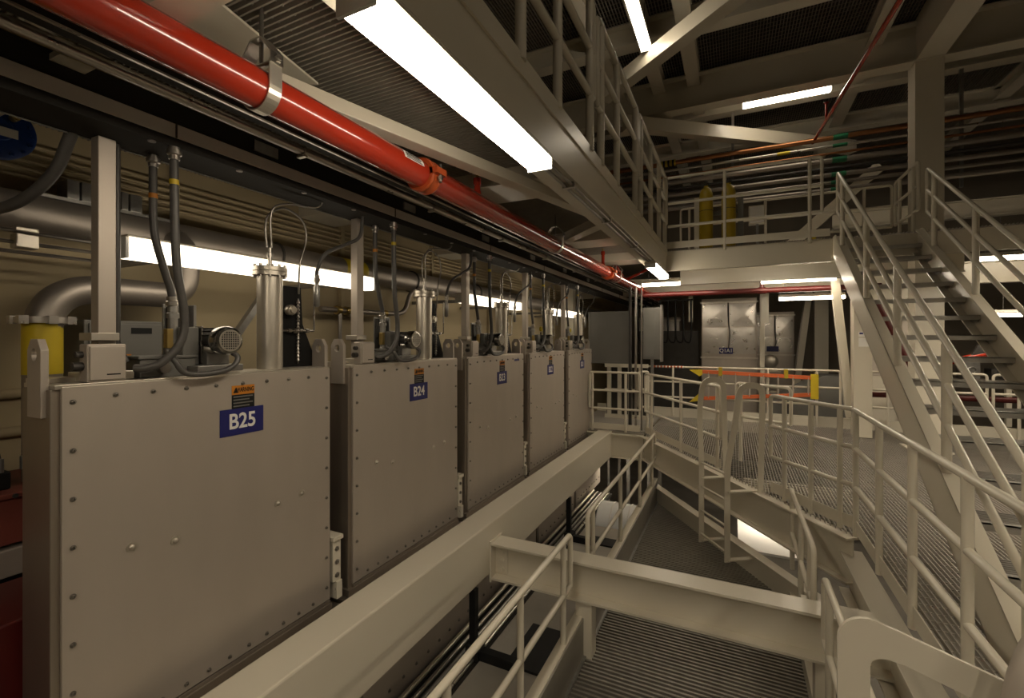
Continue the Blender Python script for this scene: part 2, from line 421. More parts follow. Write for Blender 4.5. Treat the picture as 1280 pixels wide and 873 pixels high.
    b = MB(); b.prism([(-2.675, y+1.13, CT), (-2.675, y+1.13, 2.03), (-2.675, y+1.315, 2.03), (-2.675, y+1.33, 1.78), (-2.675, y+1.455, CT)], (.018, 0, 0)); b.build('plate', 'black', t, .002)
    b = MB(); b.lathe((-2.655, y+1.20, 1.87), (1,0,0), [(.02,0),(.02,.02),(.034,.022),(.036,.05),(.03,.06),(.022,.06),(.022,.075),(0,.075)], 18); b.build('valve_knob', 'bright', t)
    b = MB(); b.lathe((-2.63, y+1.27, CT+.02), (0,0,1), [(0,0)]+[((.006 if k % 2 else .012), .012*k+.005*(k % 2)) for k in range(1, 36)]+[(0,.44)], 10); b.build('valve_stack', 'steel', t)
    b = MB(); b.tube([(-2.63, y+1.14, 1.735), (-2.63, y+1.38, 1.735)], .006, 8)
    for k, r in ((.05,.014),(.09,.018),(.14,.011),(.19,.014)): b.cyl((-2.63, y+1.14+k, 1.735), (-2.63, y+1.165+k, 1.735), r, 10)
    b.tube(fillet([(-2.63, y+1.38, 1.735), (-2.63, y+1.40, 1.735), (-2.63, y+1.40, 2.05)], .02), .006, 8)
    b.build('cross_line', 'steel', t)
    # conduits and hoses
    def hose(nm, pts, r, label, group, m='hose', band=None, ends=None, sm=True):
        t = note(thing(nm, '', 'conduit', pts[0], group), label)
        p = spline(pts, 8) if sm else fillet(pts, .06)
        b = MB(); b.tube(p, r, 12); b.build('hose', m, t)
        if band:
            z, mm = band; q = min(p, key=lambda a: abs(a.z-z)); d = V((0,0,1))
            b = MB(); b.cyl(q-d*.012, q+d*.012, r+.0015, 14); b.build('marking_band', mm, t)
        for e in (ends or ()):
            q = V(pts[e]); w = V(pts[1])-q if e == 0 else V(pts[-2])-q; w.normalize()
            b = MB(); b.lathe(q, w, [(0,0),(r*1.25,0),(r*1.25,.012),(r*1.7,.014),(r*1.7,.036),(r*1.25,.04),(r*1.25,.06),(0,.06)], 12); b.build('connector', 'steel', t)
    hose('flexible_conduit', [(-2.62, y+.41, 2.60), (-2.62, y+.41, 2.45), (-2.62, y+.415, 2.22), (-2.62, y+.455, 2.05), (-2.62, y+.49, 1.93), (-2.62, y+.50, 1.84)], .0175,
         'dark flexible conduit with orange band dropping to {}', 'orange banded conduits', band=(2.40, 'warn'), ends=(0, -1))
    hose('flexible_conduit', [(-2.42, y+.40, 2.60), (-2.42, y+.40, 2.40), (-2.42, y+.41, 2.05), (-2.42, y+.445, 1.80), (-2.42, y+.43, 1.67), (-2.43, y+.36, 1.575), (-2.46, y+.30, 1.545), (-2.49, y+.27, 1.545)], .0185,
         'dark flexible conduit with yellow band curling down to {}', 'yellow banded conduits', band=(2.44, 'yellow'), ends=(0,))
    hose('motor_cable', [(-2.50, y+.41, 1.62), (-2.42, y+.40, 1.58), (-2.40, y+.44, 1.515), (-2.39, y+.55, 1.505), (-2.39, y+.66, 1.53), (-2.40, y+.70, 1.585), (-2.45, y+.66, 1.62), (-2.52, y+.60, 1.63)], .014,
         'looped dark cable feeding the motor on {}', 'looped motor cables', ends=(-1,))
    hose('post_conduit', [(-2.625, y+.262, 2.62), (-2.625, y+.262, 2.2), (-2.625, y+.262, 1.78), (-2.625, y+.264, 1.66), (-2.60, y+.29, 1.57)], .0135,
         'thin dark conduit strapped to the post on {}', 'conduits beside the posts', sm=True)
    hose('curved_hose', [(-2.58, y+1.38, 2.06), (-2.57, y+1.375, 2.15), (-2.54, y+1.42, 2.27), (-2.52, y+1.58, 2.36), (-2.50, y+1.70, 2.44), (-2.50, y+1.73, 2.60)], .0125,
         'thick curved hose rising from the valve bracket on {}', 'curved hoses to the wireway', ends=(0,))
    hose('gas_line', [(-2.60, ty-.02, 2.25), (-2.60, ty-.03, 2.38), (-2.60, ty+.0, 2.46), (-2.60, ty+.11, 2.52), (-2.60, ty+.24, 2.47), (-2.60, ty+.27, 2.35), (-2.60, ty+.22, 2.18), (-2.62, ty+.225, 1.98)], .0065,
         'thin arched metal tube over the flanged tube on {}', 'thin arched tubes', m='conduit')
    hose('gas_line', [(-2.585, ty-.0, 2.25), (-2.58, ty-.01, 2.42), (-2.57, ty+.01, 2.50), (-2.56, ty+.10, 2.54), (-2.52, ty+.28, 2.56), (-2.50, ty+.33, 2.62)], .006,
         'thin straight metal tube from flange to wireway above {}', 'thin rising tubes', m='conduit')
    # post brackets: small clamp blocks
    t = note(thing('pressure_switch', '', 'switch', (-2.56, y+1.39, 1.98), 'small cylindrical switches'), 'small grey cylinder hanging from the curved hose on {}')
    b = MB(); b.lathe((-2.58, y+1.38, 1.90), (0,0,1), [(0,0),(.012,0),(.02,.01),(.02,.13),(.012,.15),(.012,.17),(0,.17)], 14); b.build('switch_body', 'galv', t)
kit()
base = list(kits)
for i in range(5):
    for o, fmt in base:
        q = o if i == 0 else dup(o, (0, PIT*i, 0))
        q['label'] = fmt.format('the cabinet signed '+SIGNS[i])
# ------------------------------------------------------------------ supporting frames below the cabinets
def low_frame():
    t = thing('lower_frame', '', 'frame', (-2.5, W0+PW/2, -1.15), 'riveted frames under the cabinets')
    b = MB(); b.box(-2.76, -2.31, W0-.09, W0+1.46, -1.06, -.145); b.build('body', 'aluside', t, .004)
    pn = MB().box(-2.31, -2.30, W0-.06, W0+1.43, -1.05, -.2).build('side_panel', 'alu', t, .002)
    for k in range(9): make_bolt(pn, -2.30, W0+.05+k*.16, -.93, .010)
    return t
f0 = low_frame()
for i in range(5):
    q = f0 if i == 0 else dup(f0, (0, PIT*i, 0)); q['label'] = f'dark riveted frame below the white beam under cabinet {SIGNS[i]}'
# ------------------------------------------------------------------ wireways, conduits and the red main above the cabinets
def run(name, label, cat, x, z, r, y0, y1, m, group=None, n=14):
    b = MB(); b.cyl((x, y0, z), (x, y1, z), r, n); return tag(b.build(name, m), label, cat, group)
t = thing('wireway', 'long grey wireway carried on the square posts', 'wireway', (-2.46, 6, 2.6))
b = MB(); b.box(-2.66, -2.41, -1.5, 16, 2.645, 2.712); b.build('trough', 'greywire', t, .002)
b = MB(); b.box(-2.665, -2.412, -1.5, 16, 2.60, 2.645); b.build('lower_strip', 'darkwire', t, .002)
b = MB(); b.box(-2.672, -2.664, -1.5, 16, 2.595, 2.62); b.build('edge_lip', 'galv', t)
for k in range(9):
    b = MB(); b.box(-2.411, -2.405, 1.29+1.585*k, 1.297+1.585*k, 2.645, 2.712); b.build('joint_strip', 'dark', t)
for k in range(12):
    b = MB(); b.cyl((-2.43, 1.2+k*.42, 2.60), (-2.43, 1.2+k*.42, 2.594), .016, 12); b.build('knockout_plug', 'conduit', t)
t = thing('cable_trough', 'dark cable trough stacked above the grey wireway', 'wireway', (-2.56, 6, 2.715))
b = MB(); b.box(-2.70, -2.43, -1.5, 16, 2.713, 2.87); b.build('trough', 'darkwire', t, .003)
for k in range(6):
    b = MB(); b.box(-2.43, -2.418, 1.7+k*1.3, 1.85+k*1.3, 2.74, 2.80); b.build('splice_plate', 'galv', t, .002)
SCD = thing('steel_conduit', 'shiny steel conduit running beside the grey wireway', 'conduit', (-2.22, 6, 2.73))
b = MB(); b.cyl((-2.22, -1.5, 2.755), (-2.22, 15, 2.755), .026, 14); b.build('pipe', 'steel', SCD)
run('steel_conduit', 'thin tan conduit just above the grey wireway', 'conduit', -2.30, 2.775, .012, -1.5, 15, 'brass')
t = thing('strut_channel', 'dark strut channel directly under the red pipe', 'channel', (-2.10, 6, 2.74))
b = MB(); b.box(-2.13, -2.06, -1.5, 15, 2.745, 2.80); b.build('channel', 'darkwire', t, .004)
b = MB(); b.box(-2.072, -2.058, -1.5, 15, 2.742, 2.75); b.build('bright_edge', 'steel', t)
for k in range(7):
    y = 1.85+1.25*k
    b = MB(); b.tube([(-2.22+.031*math.cos(a*math.pi/8), y, 2.755+.031*math.sin(a*math.pi/8)) for a in range(16)], .006, 6, closed=True); cb = b.build('clamp', 'steel', SCD)
    b = MB(); b.box(-2.25, -2.19, y-.012, y+.012, 2.715, 2.727); b.build('clamp_bolt', 'bright', cb)
# red sprinkler main
RX, RZ, RR = -1.75, 2.70, .080
t = thing('sprinkler_main', 'thick red sprinkler pipe running the length of the aisle', 'pipe', (RX, 6, RZ))
b = MB(); b.cyl((RX, -1.6, RZ), (RX, 12.5, RZ), RR, 32); b.build('pipe', 'red', t)
for y in (2.365, 7.05):
    b = MB(); b.lathe((RX, y-.05, RZ), (0,1,0), [(RR,0),(RR+.020,.0),(RR+.026,.015),(RR+.018,.03),(RR+.018,.07),(RR+.026,.085),(RR+.02,.10),(RR,.10)], 32)
    b.box(RX+.07, RX+.135, y-.05, y+.05, RZ-.008, RZ+.03); cp = b.build('grooved_coupling', 'orange', t)
    b = MB(); b.cyl((RX+.115, y+.01, RZ-.05), (RX+.115, y+.01, RZ+.06), .011, 10); b.cyl((RX+.115, y+.01, RZ-.035), (RX+.115, y+.01, RZ-.015), .018, 6); b.build('coupling_bolt', 'steel', cp)
b = MB()
for k in range(7):
    pass
lab = MB(); n = 6
for k in range(n):
    a0, a1 = math.radians(8+k*6), math.radians(8+(k+1)*6); R = RR+.0015
    lab.add([(RX+R*math.cos(a0), 2.08, RZ+R*math.sin(a0)), (RX+R*math.cos(a1), 2.08, RZ+R*math.sin(a1)), (RX+R*math.cos(a1), 2.26, RZ+R*math.sin(a1)), (RX+R*math.cos(a0), 2.26, RZ+R*math.sin(a0))], [(0,1,2,3)])
pl = lab.build('pipe_sticker', 'white', t)
b = MB()
for k in range(4):
    a = math.radians(14+k*7); R = RR+.0022
    b.bar((RX+R*math.cos(a), 2.10, RZ+R*math.sin(a)), (RX+R*math.cos(a), 2.24-.01*(k % 2), RZ+R*math.sin(a)), .0015, .004)
b.build('sticker_print', 'dark', pl)
def hanger(y, label, top=3.05):
    t = thing('pipe_hanger', label, 'hanger', (RX, y, RZ), 'clevis hangers on the red pipe')
    b = MB(); R = RR+.006; w = .028
    path = [(RX+R*math.cos(math.radians(a)), RZ+R*math.sin(math.radians(a))) for a in range(180, 361, 12)]
    path = [(RX-R, RZ+.10)]+path+[(RX+R, RZ+.10)]
    for (x0, z0), (x1, z1) in zip(path, path[1:]): b.bar((x0, y, z0), (x1, y, z1), .006, w*2, up=(0,1,0))
    b.build('clevis_strap', 'bright', t)
    b = MB(); up = [(RX-R-.008, RZ+.085), (RX-R-.006, RZ+.13), (RX-.03, RZ+.20), (RX+.03, RZ+.20), (RX+R+.006, RZ+.13), (RX+R+.008, RZ+.085)]
    for (x0, z0), (x1, z1) in zip(up, up[1:]): b.bar((x0, y, z0), (x1, y, z1), .006, w*2, up=(0,1,0))
    b.build('upper_yoke', 'steel', t)
    b = MB(); b.cyl((RX-R-.03, y, RZ+.105), (RX+R+.03, y, RZ+.105), .008, 10); b.lathe((RX+R+.012, y, RZ+.105), (1,0,0), [(.016,0),(.016,.012),(0,.012)], 6); b.build('cross_bolt', 'steel', t)
    b = MB(); b.cyl((RX, y, RZ+.115), (RX, y, top), .0085, 10); b.lathe((RX, y, RZ+.20), (0,0,1), [(.016,0),(.016,.014),(0,.014)], 6); b.build('threaded_rod', 'conduit', t)
hanger(1.26, 'broad clevis hanger holding the near end of the red pipe')
hanger(4.72, 'clevis hanger on the red pipe past the sprinkler riser')
hanger(7.6, 'far clevis hanger on the red pipe near the second coupling')
def sprinkler(y, label, top):
    t = thing('upright_sprinkler', label, 'sprinkler', (RX, y, RZ+RR), 'upright sprinklers on the red pipe')
    b = MB(); b.lathe((RX, y, RZ+RR-.02), (0,0,1), [(.034,0),(.03,.03),(.024,.05),(.024,top-.10),(.030,top-.10),(.030,top-.05),(.02,top-.045),(0,top-.045)], 16); b.build('riser', 'red', t)
    z = RZ+RR-.02+top-.045
    b = MB(); b.lathe((RX, y, z), (0,0,1), [(.012,0),(.012,.02),(.018,.022),(.0,.024)], 10)
    b.tube(fillet([(RX, y-.015, z+.015), (RX, y-.03, z+.03), (RX, y, z+.06)], .01), .004, 6); b.tube(fillet([(RX, y+.015, z+.015), (RX, y+.03, z+.03), (RX, y, z+.06)], .01), .004, 6)
    b.build('head', 'brass', t)
    b = MB()
    b.lathe((RX, y, z+.058), (0,0,1), [(0,0),(.05,.004),(.066,.0),(.066,.003),(.05,.008),(0,.008)], 20)
    for k in range(12):
        a = 2*math.pi*k/12; b.bar((RX+.05*math.cos(a), y+.05*math.sin(a), z+.06), (RX+.068*math.cos(a), y+.068*math.sin(a), z+.045), .014, .002)
    b.build('deflector', 'steel', t)
sprinkler(3.03, 'upright red sprinkler riser with round deflector below the near brace', .185)
sprinkler(6.75, 'short red sprinkler riser between the two pipe braces', .27)
t = thing('sway_brace', 'slanted red brace pipe from sprinkler main to deck beam', 'brace', (RX, 7.9, RZ))
b = MB(); b.cyl((RX+.02, 8.0, RZ+.07), (RX-.06, 7.3, 3.04), .024, 12); b.build('brace_pipe', 'red', t); b = MB(); b.box(RX-.11, RX-.01, 7.25, 7.36, 3.0, 3.05); b.build('brace_foot', 'steel', t)
t = thing('sway_brace', 'slanted red brace pipe reaching sideways to the girder', 'brace', (RX, 8.3, RZ))
b = MB(); b.cyl((RX+.02, 8.35, RZ+.05), (-1.02, 8.0, 2.98), .024, 12); b.build('brace_pipe', 'red', t); b = MB(); b.box(-1.06, -.95, 7.94, 8.06, 2.96, 3.03); b.build('brace_foot', 'steel', t)
# ------------------------------------------------------------------ girder of the upper walkway with its lamps
GX = -.93
t = thing('walkway_girder', 'deep cream girder along the upper walkway edge', 'girder', (GX, 3, 2.71))
b = MB(); b.box(GX-.012, GX, -2, 7.42, 2.72, 2.96); b.build('web', 'paint', t, .003)
b = MB(); b.box(GX-.20, GX+.001, -2, 7.42, 2.71, 2.728); b.build('bottom_flange', 'paint', t, .003)
b = MB(); b.box(GX-.012, GX+.012, -2, 7.42, 2.955, 3.06); b.build('toe_board', 'paint', t, .003)
CEL = 'ceiling_beam'
def lampfix(label, group, axis, c, L=1.26, w=.14, h=.075, hung=None, lens='lens', shade=False):
    # c = centre of the lens bottom; axis 0 = along X, 1 = along Y
    t = thing('fluorescent_light', label, 'light', c, group)
    c = V(c); a = V((1,0,0)) if axis == 0 else V((0,1,0)); s = V((0,1,0)) if axis == 0 else V((1,0,0)); z = V((0,0,1))
    def sec(pr, l0, l1): return [c+a*l0+s*x+z*y for x, y in pr], a*(l1-l0)
    lensp = [(-w/2+.018, 0), (w/2-.018, 0), (w/2, .02), (w/2, h*.72), (-w/2, h*.72), (-w/2, .02)]
    b = MB(); o, e = sec(lensp, -L/2+.012, L/2-.012); b.prism(o, e); b.build('diffuser', lens, t)
    hp = [(-w/2-.006, h*.72), (w/2+.006, h*.72), (w/2+.006, h*.9), (w/2-.03, h*1.5), (-w/2+.03, h*1.5), (-w/2-.006, h*.9)]
    b = MB(); o, e = sec(hp, -L/2, L/2); b.prism(o, e); b.build('housing', 'paint', t, .002)
    if shade:
        for k in (-1, 1):
            b = MB(); o, e = sec([(k*(w/2+.002), -.03), (k*(w/2+.008), -.03), (k*(w/2+.008), h), (k*(w/2+.002), h)], -L/2, L/2); b.prism(o, e); b.build('reflector_side', 'paint', t)
    for k in (-1, 1):
        b = MB(); o, e = sec([(-w/2-.002, -.002), (w/2+.002, -.002), (w/2+.002, h*.72), (-w/2-.002, h*.72)], k*L/2-.006, k*L/2+.006); b.prism(o, e); b.build('end_cap', 'film', t, .002)
    if hung:
        for k in (-.4, .4):
            b = MB(); q = c+a*L*k+z*h*1.5; b.cyl(q, (q.x, q.y, hung), .006, 8); b.build('hanger_rod', 'conduit', t)
    return t
GL = 'lights under the upper walkway girder'
lampfix('large lit fluorescent fixture nearest the camera under the girder', GL, 1, (-.955, 1.655, 2.60), 1.36, hung=2.712)
lampfix('small lit fluorescent fixture at the far end of the girder', GL, 1, (-.97, 6.75, 2.60), 1.25, hung=2.712)
lampfix('added unseen lit fluorescent fixture under the girder behind the viewpoint', GL, 1, (-.955, -.75, 2.60), 1.36, hung=2.712)  # assumed lamp continuing the row out of view, added to light the cabinets
t = thing('girder_conduit', 'pair of thin conduits along the girder between two lamps', 'conduit', (-.98, 4.3, 2.69))
b = MB(); b.cyl((-1.0, 2.5, 2.685), (-1.0, 6.3, 2.685), .012, 10); b.build('upper_conduit', 'conduit', t)
b = MB(); b.cyl((-.955, 2.5, 2.69), (-.955, 6.3, 2.69), .009, 10); b.build('lower_conduit', 'conduit', t)
for y in (2.9, 3.9, 5.1): b = MB(); b.box(-1.02, -.94, y-.02, y+.02, 2.672, 2.712); b.build('conduit_strap', 'steel', t, .003)
# ------------------------------------------------------------------ guard rails
def guardrail(label, pts, posts, zb, hs=(1.07, .74, .41), r=.021, pr=.023, toe=True, group='cream pipe guard rails', loops=(True, True), toe_z=(.03, .14), slope=None, name='guard_rail', into=None):
    # pts: plan polyline; posts: list of plan positions; zb: base height (number or function of plan point)
    zf = zb if callable(zb) else (lambda p: zb)
    p0 = V((*pts[0], 0)); t = into or thing(name, label, 'railing', (p0.x, p0.y, zf(pts[0])), group)
    top = [V((x, y, zf((x, y))+hs[0])) for x, y in pts]; low = [V((x, y, zf((x, y))+hs[-1])) for x, y in pts]
    path = list(top)
    if loops[0]: path = [low[0]+(low[1]-low[0]).normalized()*.06, low[0]]+path
    if loops[1]: path = path+[low[-1], low[-1]+(low[-2]-low[-1]).normalized()*.06]
    b = MB(); b.tube(fillet(path, .06, 5), r, 12); b.build('top_rail', 'paint', t)
    for h in hs[1:]:
        b = MB(); q = [V((x, y, zf((x, y))+h)) for x, y in pts]; b.tube(fillet(q, .05, 4), r, 12); b.build('mid_rail' if h != hs[-1] else 'low_rail', 'paint', t)
    for x, y in posts:
        b = MB(); b.cyl((x, y, zf((x, y))), (x, y, zf((x, y))+hs[0]-.005), pr, 14); b.build('post', 'paint', t)
    if toe:
        for (x0, y0), (x1, y1) in zip(pts, pts[1:]):
            b = MB(); b.bar((x0, y0, zf((x0, y0))+sum(toe_z)/2), (x1, y1, zf((x1, y1))+sum(toe_z)/2), .008, toe_z[1]-toe_z[0]); b.build('toe_board', 'paint', t, .002)
    return t
# platform edge beams
def ledge(name, label, p, q, top, h, w=.16, cat='beam', group=None, tf=.02):
    b = MB(); b.ibeam((*p, top), (*q, top), h, w, tf, .014); return tag(b.build(name, 'paint', bevel=.003), label, cat, group)
ledge('platform_beam', 'cream edge beam under the right platform railing', (.93, .6), (.93, 4.98), -.19, .36, .17)
dd = DD*.0
ledge('platform_beam', 'cream edge beam on the diagonal platform side', (DA.x-DD.x*.08, DA.y-DD.y*.08), (DB.x, DB.y), -.03, .40, .14)
ledge('platform_beam', 'cream beam closing the pit at its far end', (-2.55, 8.33), (DB.x-.02, 8.33), -.03, .43, .14)
# rails round the platform
rx = .935
guardrail('long near guard rail on the right platform edge', [(rx, 1.75), (rx, 4.86)], [(rx, 2.0), (rx, 2.72), (rx, 3.42), (rx, 4.1), (rx, 4.80)], 0.0, loops=(True, False))
L0 = (DA.x-.01, DA.y+.03)
def dp(t_): q = DA+(DB-DA)*t_; return (q.x+.02, q.y+.01)
guardrail('short guard rail between the corner and the ladder opening', [(rx, 4.90), dp(.02), dp(.235)], [dp(.02), dp(.10), dp(.185)], 0.0, loops=(False, True))
guardrail('guard rail on the diagonal edge beyond the ladder', [dp(.455), dp(1.0)], [dp(.475), dp(.70), dp(.94)], 0.0)
guardrail('low guard rail at the far end of the white beam', [(-1.50, 8.34), (-2.42, 8.34)], [(-1.75, 8.34), (-2.36, 8.34)], 0.0)
guardrail('short guard rail between grey standpipes and diagonal railing', [(-1.44, 8.9), (-1.60, 8.75)], [(-1.46, 8.88)], 0.0, toe=False)
# rear rail
RV = 10.62
guardrail('rear guard rail with the orange ladder hung on it', [(-1.9, RV), (1.83, RV)], [(-1.2, RV), (-.30, RV), (.62, RV), (1.45, RV)], 0.0, toe=False)
guardrail('rear guard rail right of the white column', [(2.12, RV), (3.9, RV)], [(2.55, RV), (3.3, RV)], 0.0, toe=False)
guardrail('rear guard rail running on behind the stairs', [(3.98, RV), (6.5, RV)], [(4.3, RV), (5.1, RV), (5.9, RV)], 0.0, toe=False)
b = MB(); b.box(-2.9, 6.6, RV+.04, RV+.10, -.25, .17); tag(b.build('curb_plate', 'paint', bevel=.004), 'long cream curb plate behind the rear guard rail', 'curb')
# ------------------------------------------------------------------ pit: white beam, cross beam, lower walkway
t = thing('crane_beam', 'big white beam running along the foot of the cabinets', 'beam', (-2.13, 4, -.46))
b = MB(); b.box(-2.26, -2.0, -1.5, 8.42, -.46, 0); b.build('box_section', 'paint', t, .012)
t = thing('cross_beam', 'white wide-flange beam bolted across the pit', 'beam', (-.5, 3.8, -.5))
b = MB(); b.ibeam((-1.985, 3.79, -.18), (.925, 3.79, -.18), .33, .20, .022, .014); b.build('wide_flange', 'paint', t, .003)
b = MB(); b.box(-2.0, -1.985, 3.68, 3.90, -.53, -.16); ep = b.build('end_plate', 'paint', t, .004)
b = MB(); b.box(-1.985, -1.86, 3.772, 3.783, -.47, -.23); cl = b.build('web_cleat', 'paint', t, .003)
for z in (-.27, -.35, -.43):
    b = MB(); b.lathe((-1.92, 3.773, z), (0,-1,0), [(.03,0),(.03,.006),(.02,.006),(.02,.018),(0,.02)], 8); b.build('bolt', 'paint', cl)
# walkway side beams
RZB = -.64
t = thing('walkway_curb', 'cream curb beam with grey kick plate left of the lower walkway', 'beam', (-1.17, 4, RZB-.1))
b = MB(); b.box(-1.22, -1.14, .3, 7.98, RZB-.33, RZB); b.build('curb', 'paint', t, .006)
b = MB(); b.box(-1.14, -1.128, .3, 7.9, FZ, RZB-.01); b.build('kick_plate', 'kick', t)
b = MB(); b.box(-1.13, -1.105, .3, 7.9, FZ-.005, FZ+.012); b.build('grating_edge', 'galv', t)
b = MB(); b.box(.50, .58, .3, 5.45, FZ-.1, FZ+.12); tag(b.build('walkway_curb', 'paint', bevel=.005), 'cream curb beam right of the lower walkway', 'beam')
b = MB()
for s_ in (0,):
    p, q = DA+DN*.06+V((-.02, .08, 0)), DB+DN*.06+V((.26, -.34, 0))
    b.bar((p.x, p.y, FZ+.10), (q.x, q.y, FZ+.10), .03, .26); b.bar((p.x, p.y, FZ+.24), (q.x, q.y, FZ+.24), .12, .02)
tag(b.build('walkway_curb', 'paint', bevel=.003), 'cream curb on the diagonal end of the lower walkway', 'beam')
def lowrail(label, x, y0, y1, posts, zb=RZB):
    return guardrail(label, [(x, y0), (x, y1)], [(x, y) for y in posts], zb, hs=(.77, .36), toe=False, group='guard rails in the pit', r=.021, pr=.022)
lowrail('near left pit guard rail in front of the cross beam', -1.17, .5, 3.50, (1.0, 1.75, 2.55, 3.33))
lowrail('far left pit guard rail behind the cross beam', -1.17, 3.98, 7.85, (4.15, 5.3, 6.5, 7.55))
lowrail('far right pit guard rail below the ladder', .53, 4.02, 5.55, (4.2, 4.75, 5.4), zb=FZ+.12+.215)
lowrail('near right pit guard rail beside the cross beam', .53, 1.6, 3.56, (2.0, 2.75, 3.4), zb=FZ+.12+.215)
b = MB()
for y in (4.2, 4.75, 5.4, 2.0, 2.75, 3.4):
    pass
for y, nm in ((3.79, 'near'), (4.45, 'far')):
    b = MB(); b.box(.50, .62, y-.06, y+.06, -2.3, -.515 if y < 4 else -.45); tag(b.build('stub_column', 'paint', bevel=.005), f'{nm} cream stub column beside the right pit railing', 'column')
b = MB(); b.box(-1.2, -1.06, 3.72, 3.86, -2.3, -.51); tag(b.build('stub_column', 'paint', bevel=.005), 'cream stub column below the cross beam at the left rail', 'column')
# services on the left of the pit
for k, (x, z, r, m) in enumerate(((-2.24, -1.01, .022, 'bright'), (-2.17, -1.03, .02, 'conduit'), (-2.11, -1.035, .016, 'galv'), (-2.05, -1.03, .02, 'galv'), (-1.99, -1.035, .018, 'steel'))):
    run('pit_conduit', ['bright steel conduit closest to the cabinet frames in the pit', 'second conduit from the frames on the pit shelf', 'thin middle conduit on the pit shelf', 'fourth conduit from the frames on the pit shelf', 'outermost conduit on the pit shelf'][k], 'conduit', x, z, r, .2, 8.0, m, 'conduits along the pit')
b = MB(); b.box(-2.30, -1.94, .2, 8.1, -1.09, -1.055); tag(b.build('cable_shelf', 'darkwire'), 'dark shelf carrying the conduits in the pit', 'shelf')
b = MB(); b.box(-1.94, -1.22, .2, 6.6, -1.09, -1.045); tag(b.build('service_cover', 'decking', bevel=.004), 'flat grey cover plates between conduits and walkway', 'cover')
for y, nm in ((3.42, 'near'), (5.95, 'far')):
    t = thing('black_bracket', f'{nm} black bracket reaching down from the white beam into the pit', 'bracket', (-2.0, y, -1.0), 'black brackets in the pit')
    b = MB(); b.box(-2.04, -1.98, y-.03, y+.03, -1.05, -.46); b.build('hanger_leg', 'black', t, .004)
    b = MB(); b.box(-2.06, -1.62, y-.03, y+.05, -1.045, -.965); b.box(-2.06, -1.94, y-.06, y+.08, -1.05, -.93); b.build('arm', 'black', t, .004)
    b = MB(); b.box(-1.72, -1.25, y+.02, y+.62 if y < 4 else y+.25, -1.045, -1.025); b.build('base_plate', 'black', t)
t = thing('white_drum', 'shiny white wrapped drum in the far end of the pit', 'drum', (-1.6, 6.8, -1.4))
b = MB(); b.lathe((-1.93, 7.28, -1.30), (1,0,0), [(0,0),(.36,0),(.38,.02),(.38,.66),(.36,.68),(0,.68)], 40); b.build('drum_wall', 'film', t)
b = MB()
for u in (-1.72, -1.45): b.lathe((u, 7.28, -1.30), (1,0,0), [(.381,0),(.386,.004),(.386,.02),(.381,.024)], 40)
b.build('wrap_seam', 'white', t)
for k in range(6):
    b = MB(); x = -2.2+k*.19; b.cyl((x, 8.9+.1*(k % 2), -2.3), (x, 8.9+.1*(k % 2), -.05), .022+.006*(k % 3), 10)
    tag(b.build('pit_standpipe', 'conduit' if k % 2 else 'galv'), ['first','second','third','fourth','fifth','sixth'][k]+' thin standpipe from the left at the dark far end of the pit', 'pipe', 'standpipes at the end of the pit')
# pale landing and two unseen lamps added to light it and the drum
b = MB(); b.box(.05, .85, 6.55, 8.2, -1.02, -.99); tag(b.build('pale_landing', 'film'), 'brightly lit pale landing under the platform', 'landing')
lampfix('assumed unseen lit fluorescent fixture under the platform grating', 'unseen lights added under the platform', 0, (.75, 7.35, -.42), 1.25, hung=-.03, shade=True)  # hidden lamp assumed here to make the landing bright
lampfix('added unseen lit fluorescent fixture under the deck beyond the pit', 'unseen lights added under the platform', 0, (-1.7, 8.62, -.50), 1.2, hung=-.03, shade=True)  # lamp added out of sight behind the closing beam to brighten the drum
# ladder through the diagonal rail
lc = DA+(DB-DA)*.345
t = thing('access_ladder', 'cream ladder with two looped side rails at the diagonal edge', 'ladder', (lc.x, lc.y, FZ))
for sgn, nm in ((-1, 'a'), (1, 'b')):
    c0 = lc+DD*sgn*.26; out = c0+DN*.36; inn = c0+DN*.0
    flare = DD*sgn*.10
    path = [V((out.x, out.y, -.80)), V((out.x, out.y, .25)), V((out.x+flare.x-DN.x*.03, out.y+flare.y-DN.y*.03, .75)), V((out.x+flare.x-DN.x*.08, out.y+flare.y-DN.y*.08, 1.17)), V((inn.x+flare.x, inn.y+flare.y, 1.17)), V((inn.x+flare.x*.6, inn.y+flare.y*.6, -.05))]
    path = fillet(path, .13, 6)
    b = MB()
    for p, q in zip(path, path[1:]):
        d = (q-p).normalized(); b.bar(p-d*.004, q+d*.004, .012, .068, up=(DN if abs(d.z) > .7 else V((0,0,1))))
    b.build('side_rail', 'paint', t)
    b = MB(); b.bar(V((out.x, out.y, -.02)), V((inn.x, inn.y, -.02)), .06, .012); b.build('standoff_bracket', 'paint', t)
    b = MB(); b.bar(V((out.x, out.y, -.78)), V((c0.x+DN.x*.05, c0.y+DN.y*.05, -.78)), .06, .012); b.build('standoff_bracket', 'paint', t)
for k in range(4):
    z = -.70+k*.29; p = lc-DD*.26+DN*.36; q = lc+DD*.26+DN*.36
    b = MB(); b.cyl((p.x, p.y, z), (q.x, q.y, z), .014, 10); b.build('rung', 'paint', t)
b = MB(); p = lc-DD*.30; q = lc+DD*.34
guardrail('small safety gate rail standing back from the ladder opening', [(lc.x+.55, lc.y+.55), (lc.x-.05, lc.y+1.05)], [(lc.x+.0, lc.y+1.0)], 0.0, hs=(1.07, .62), toe=False)
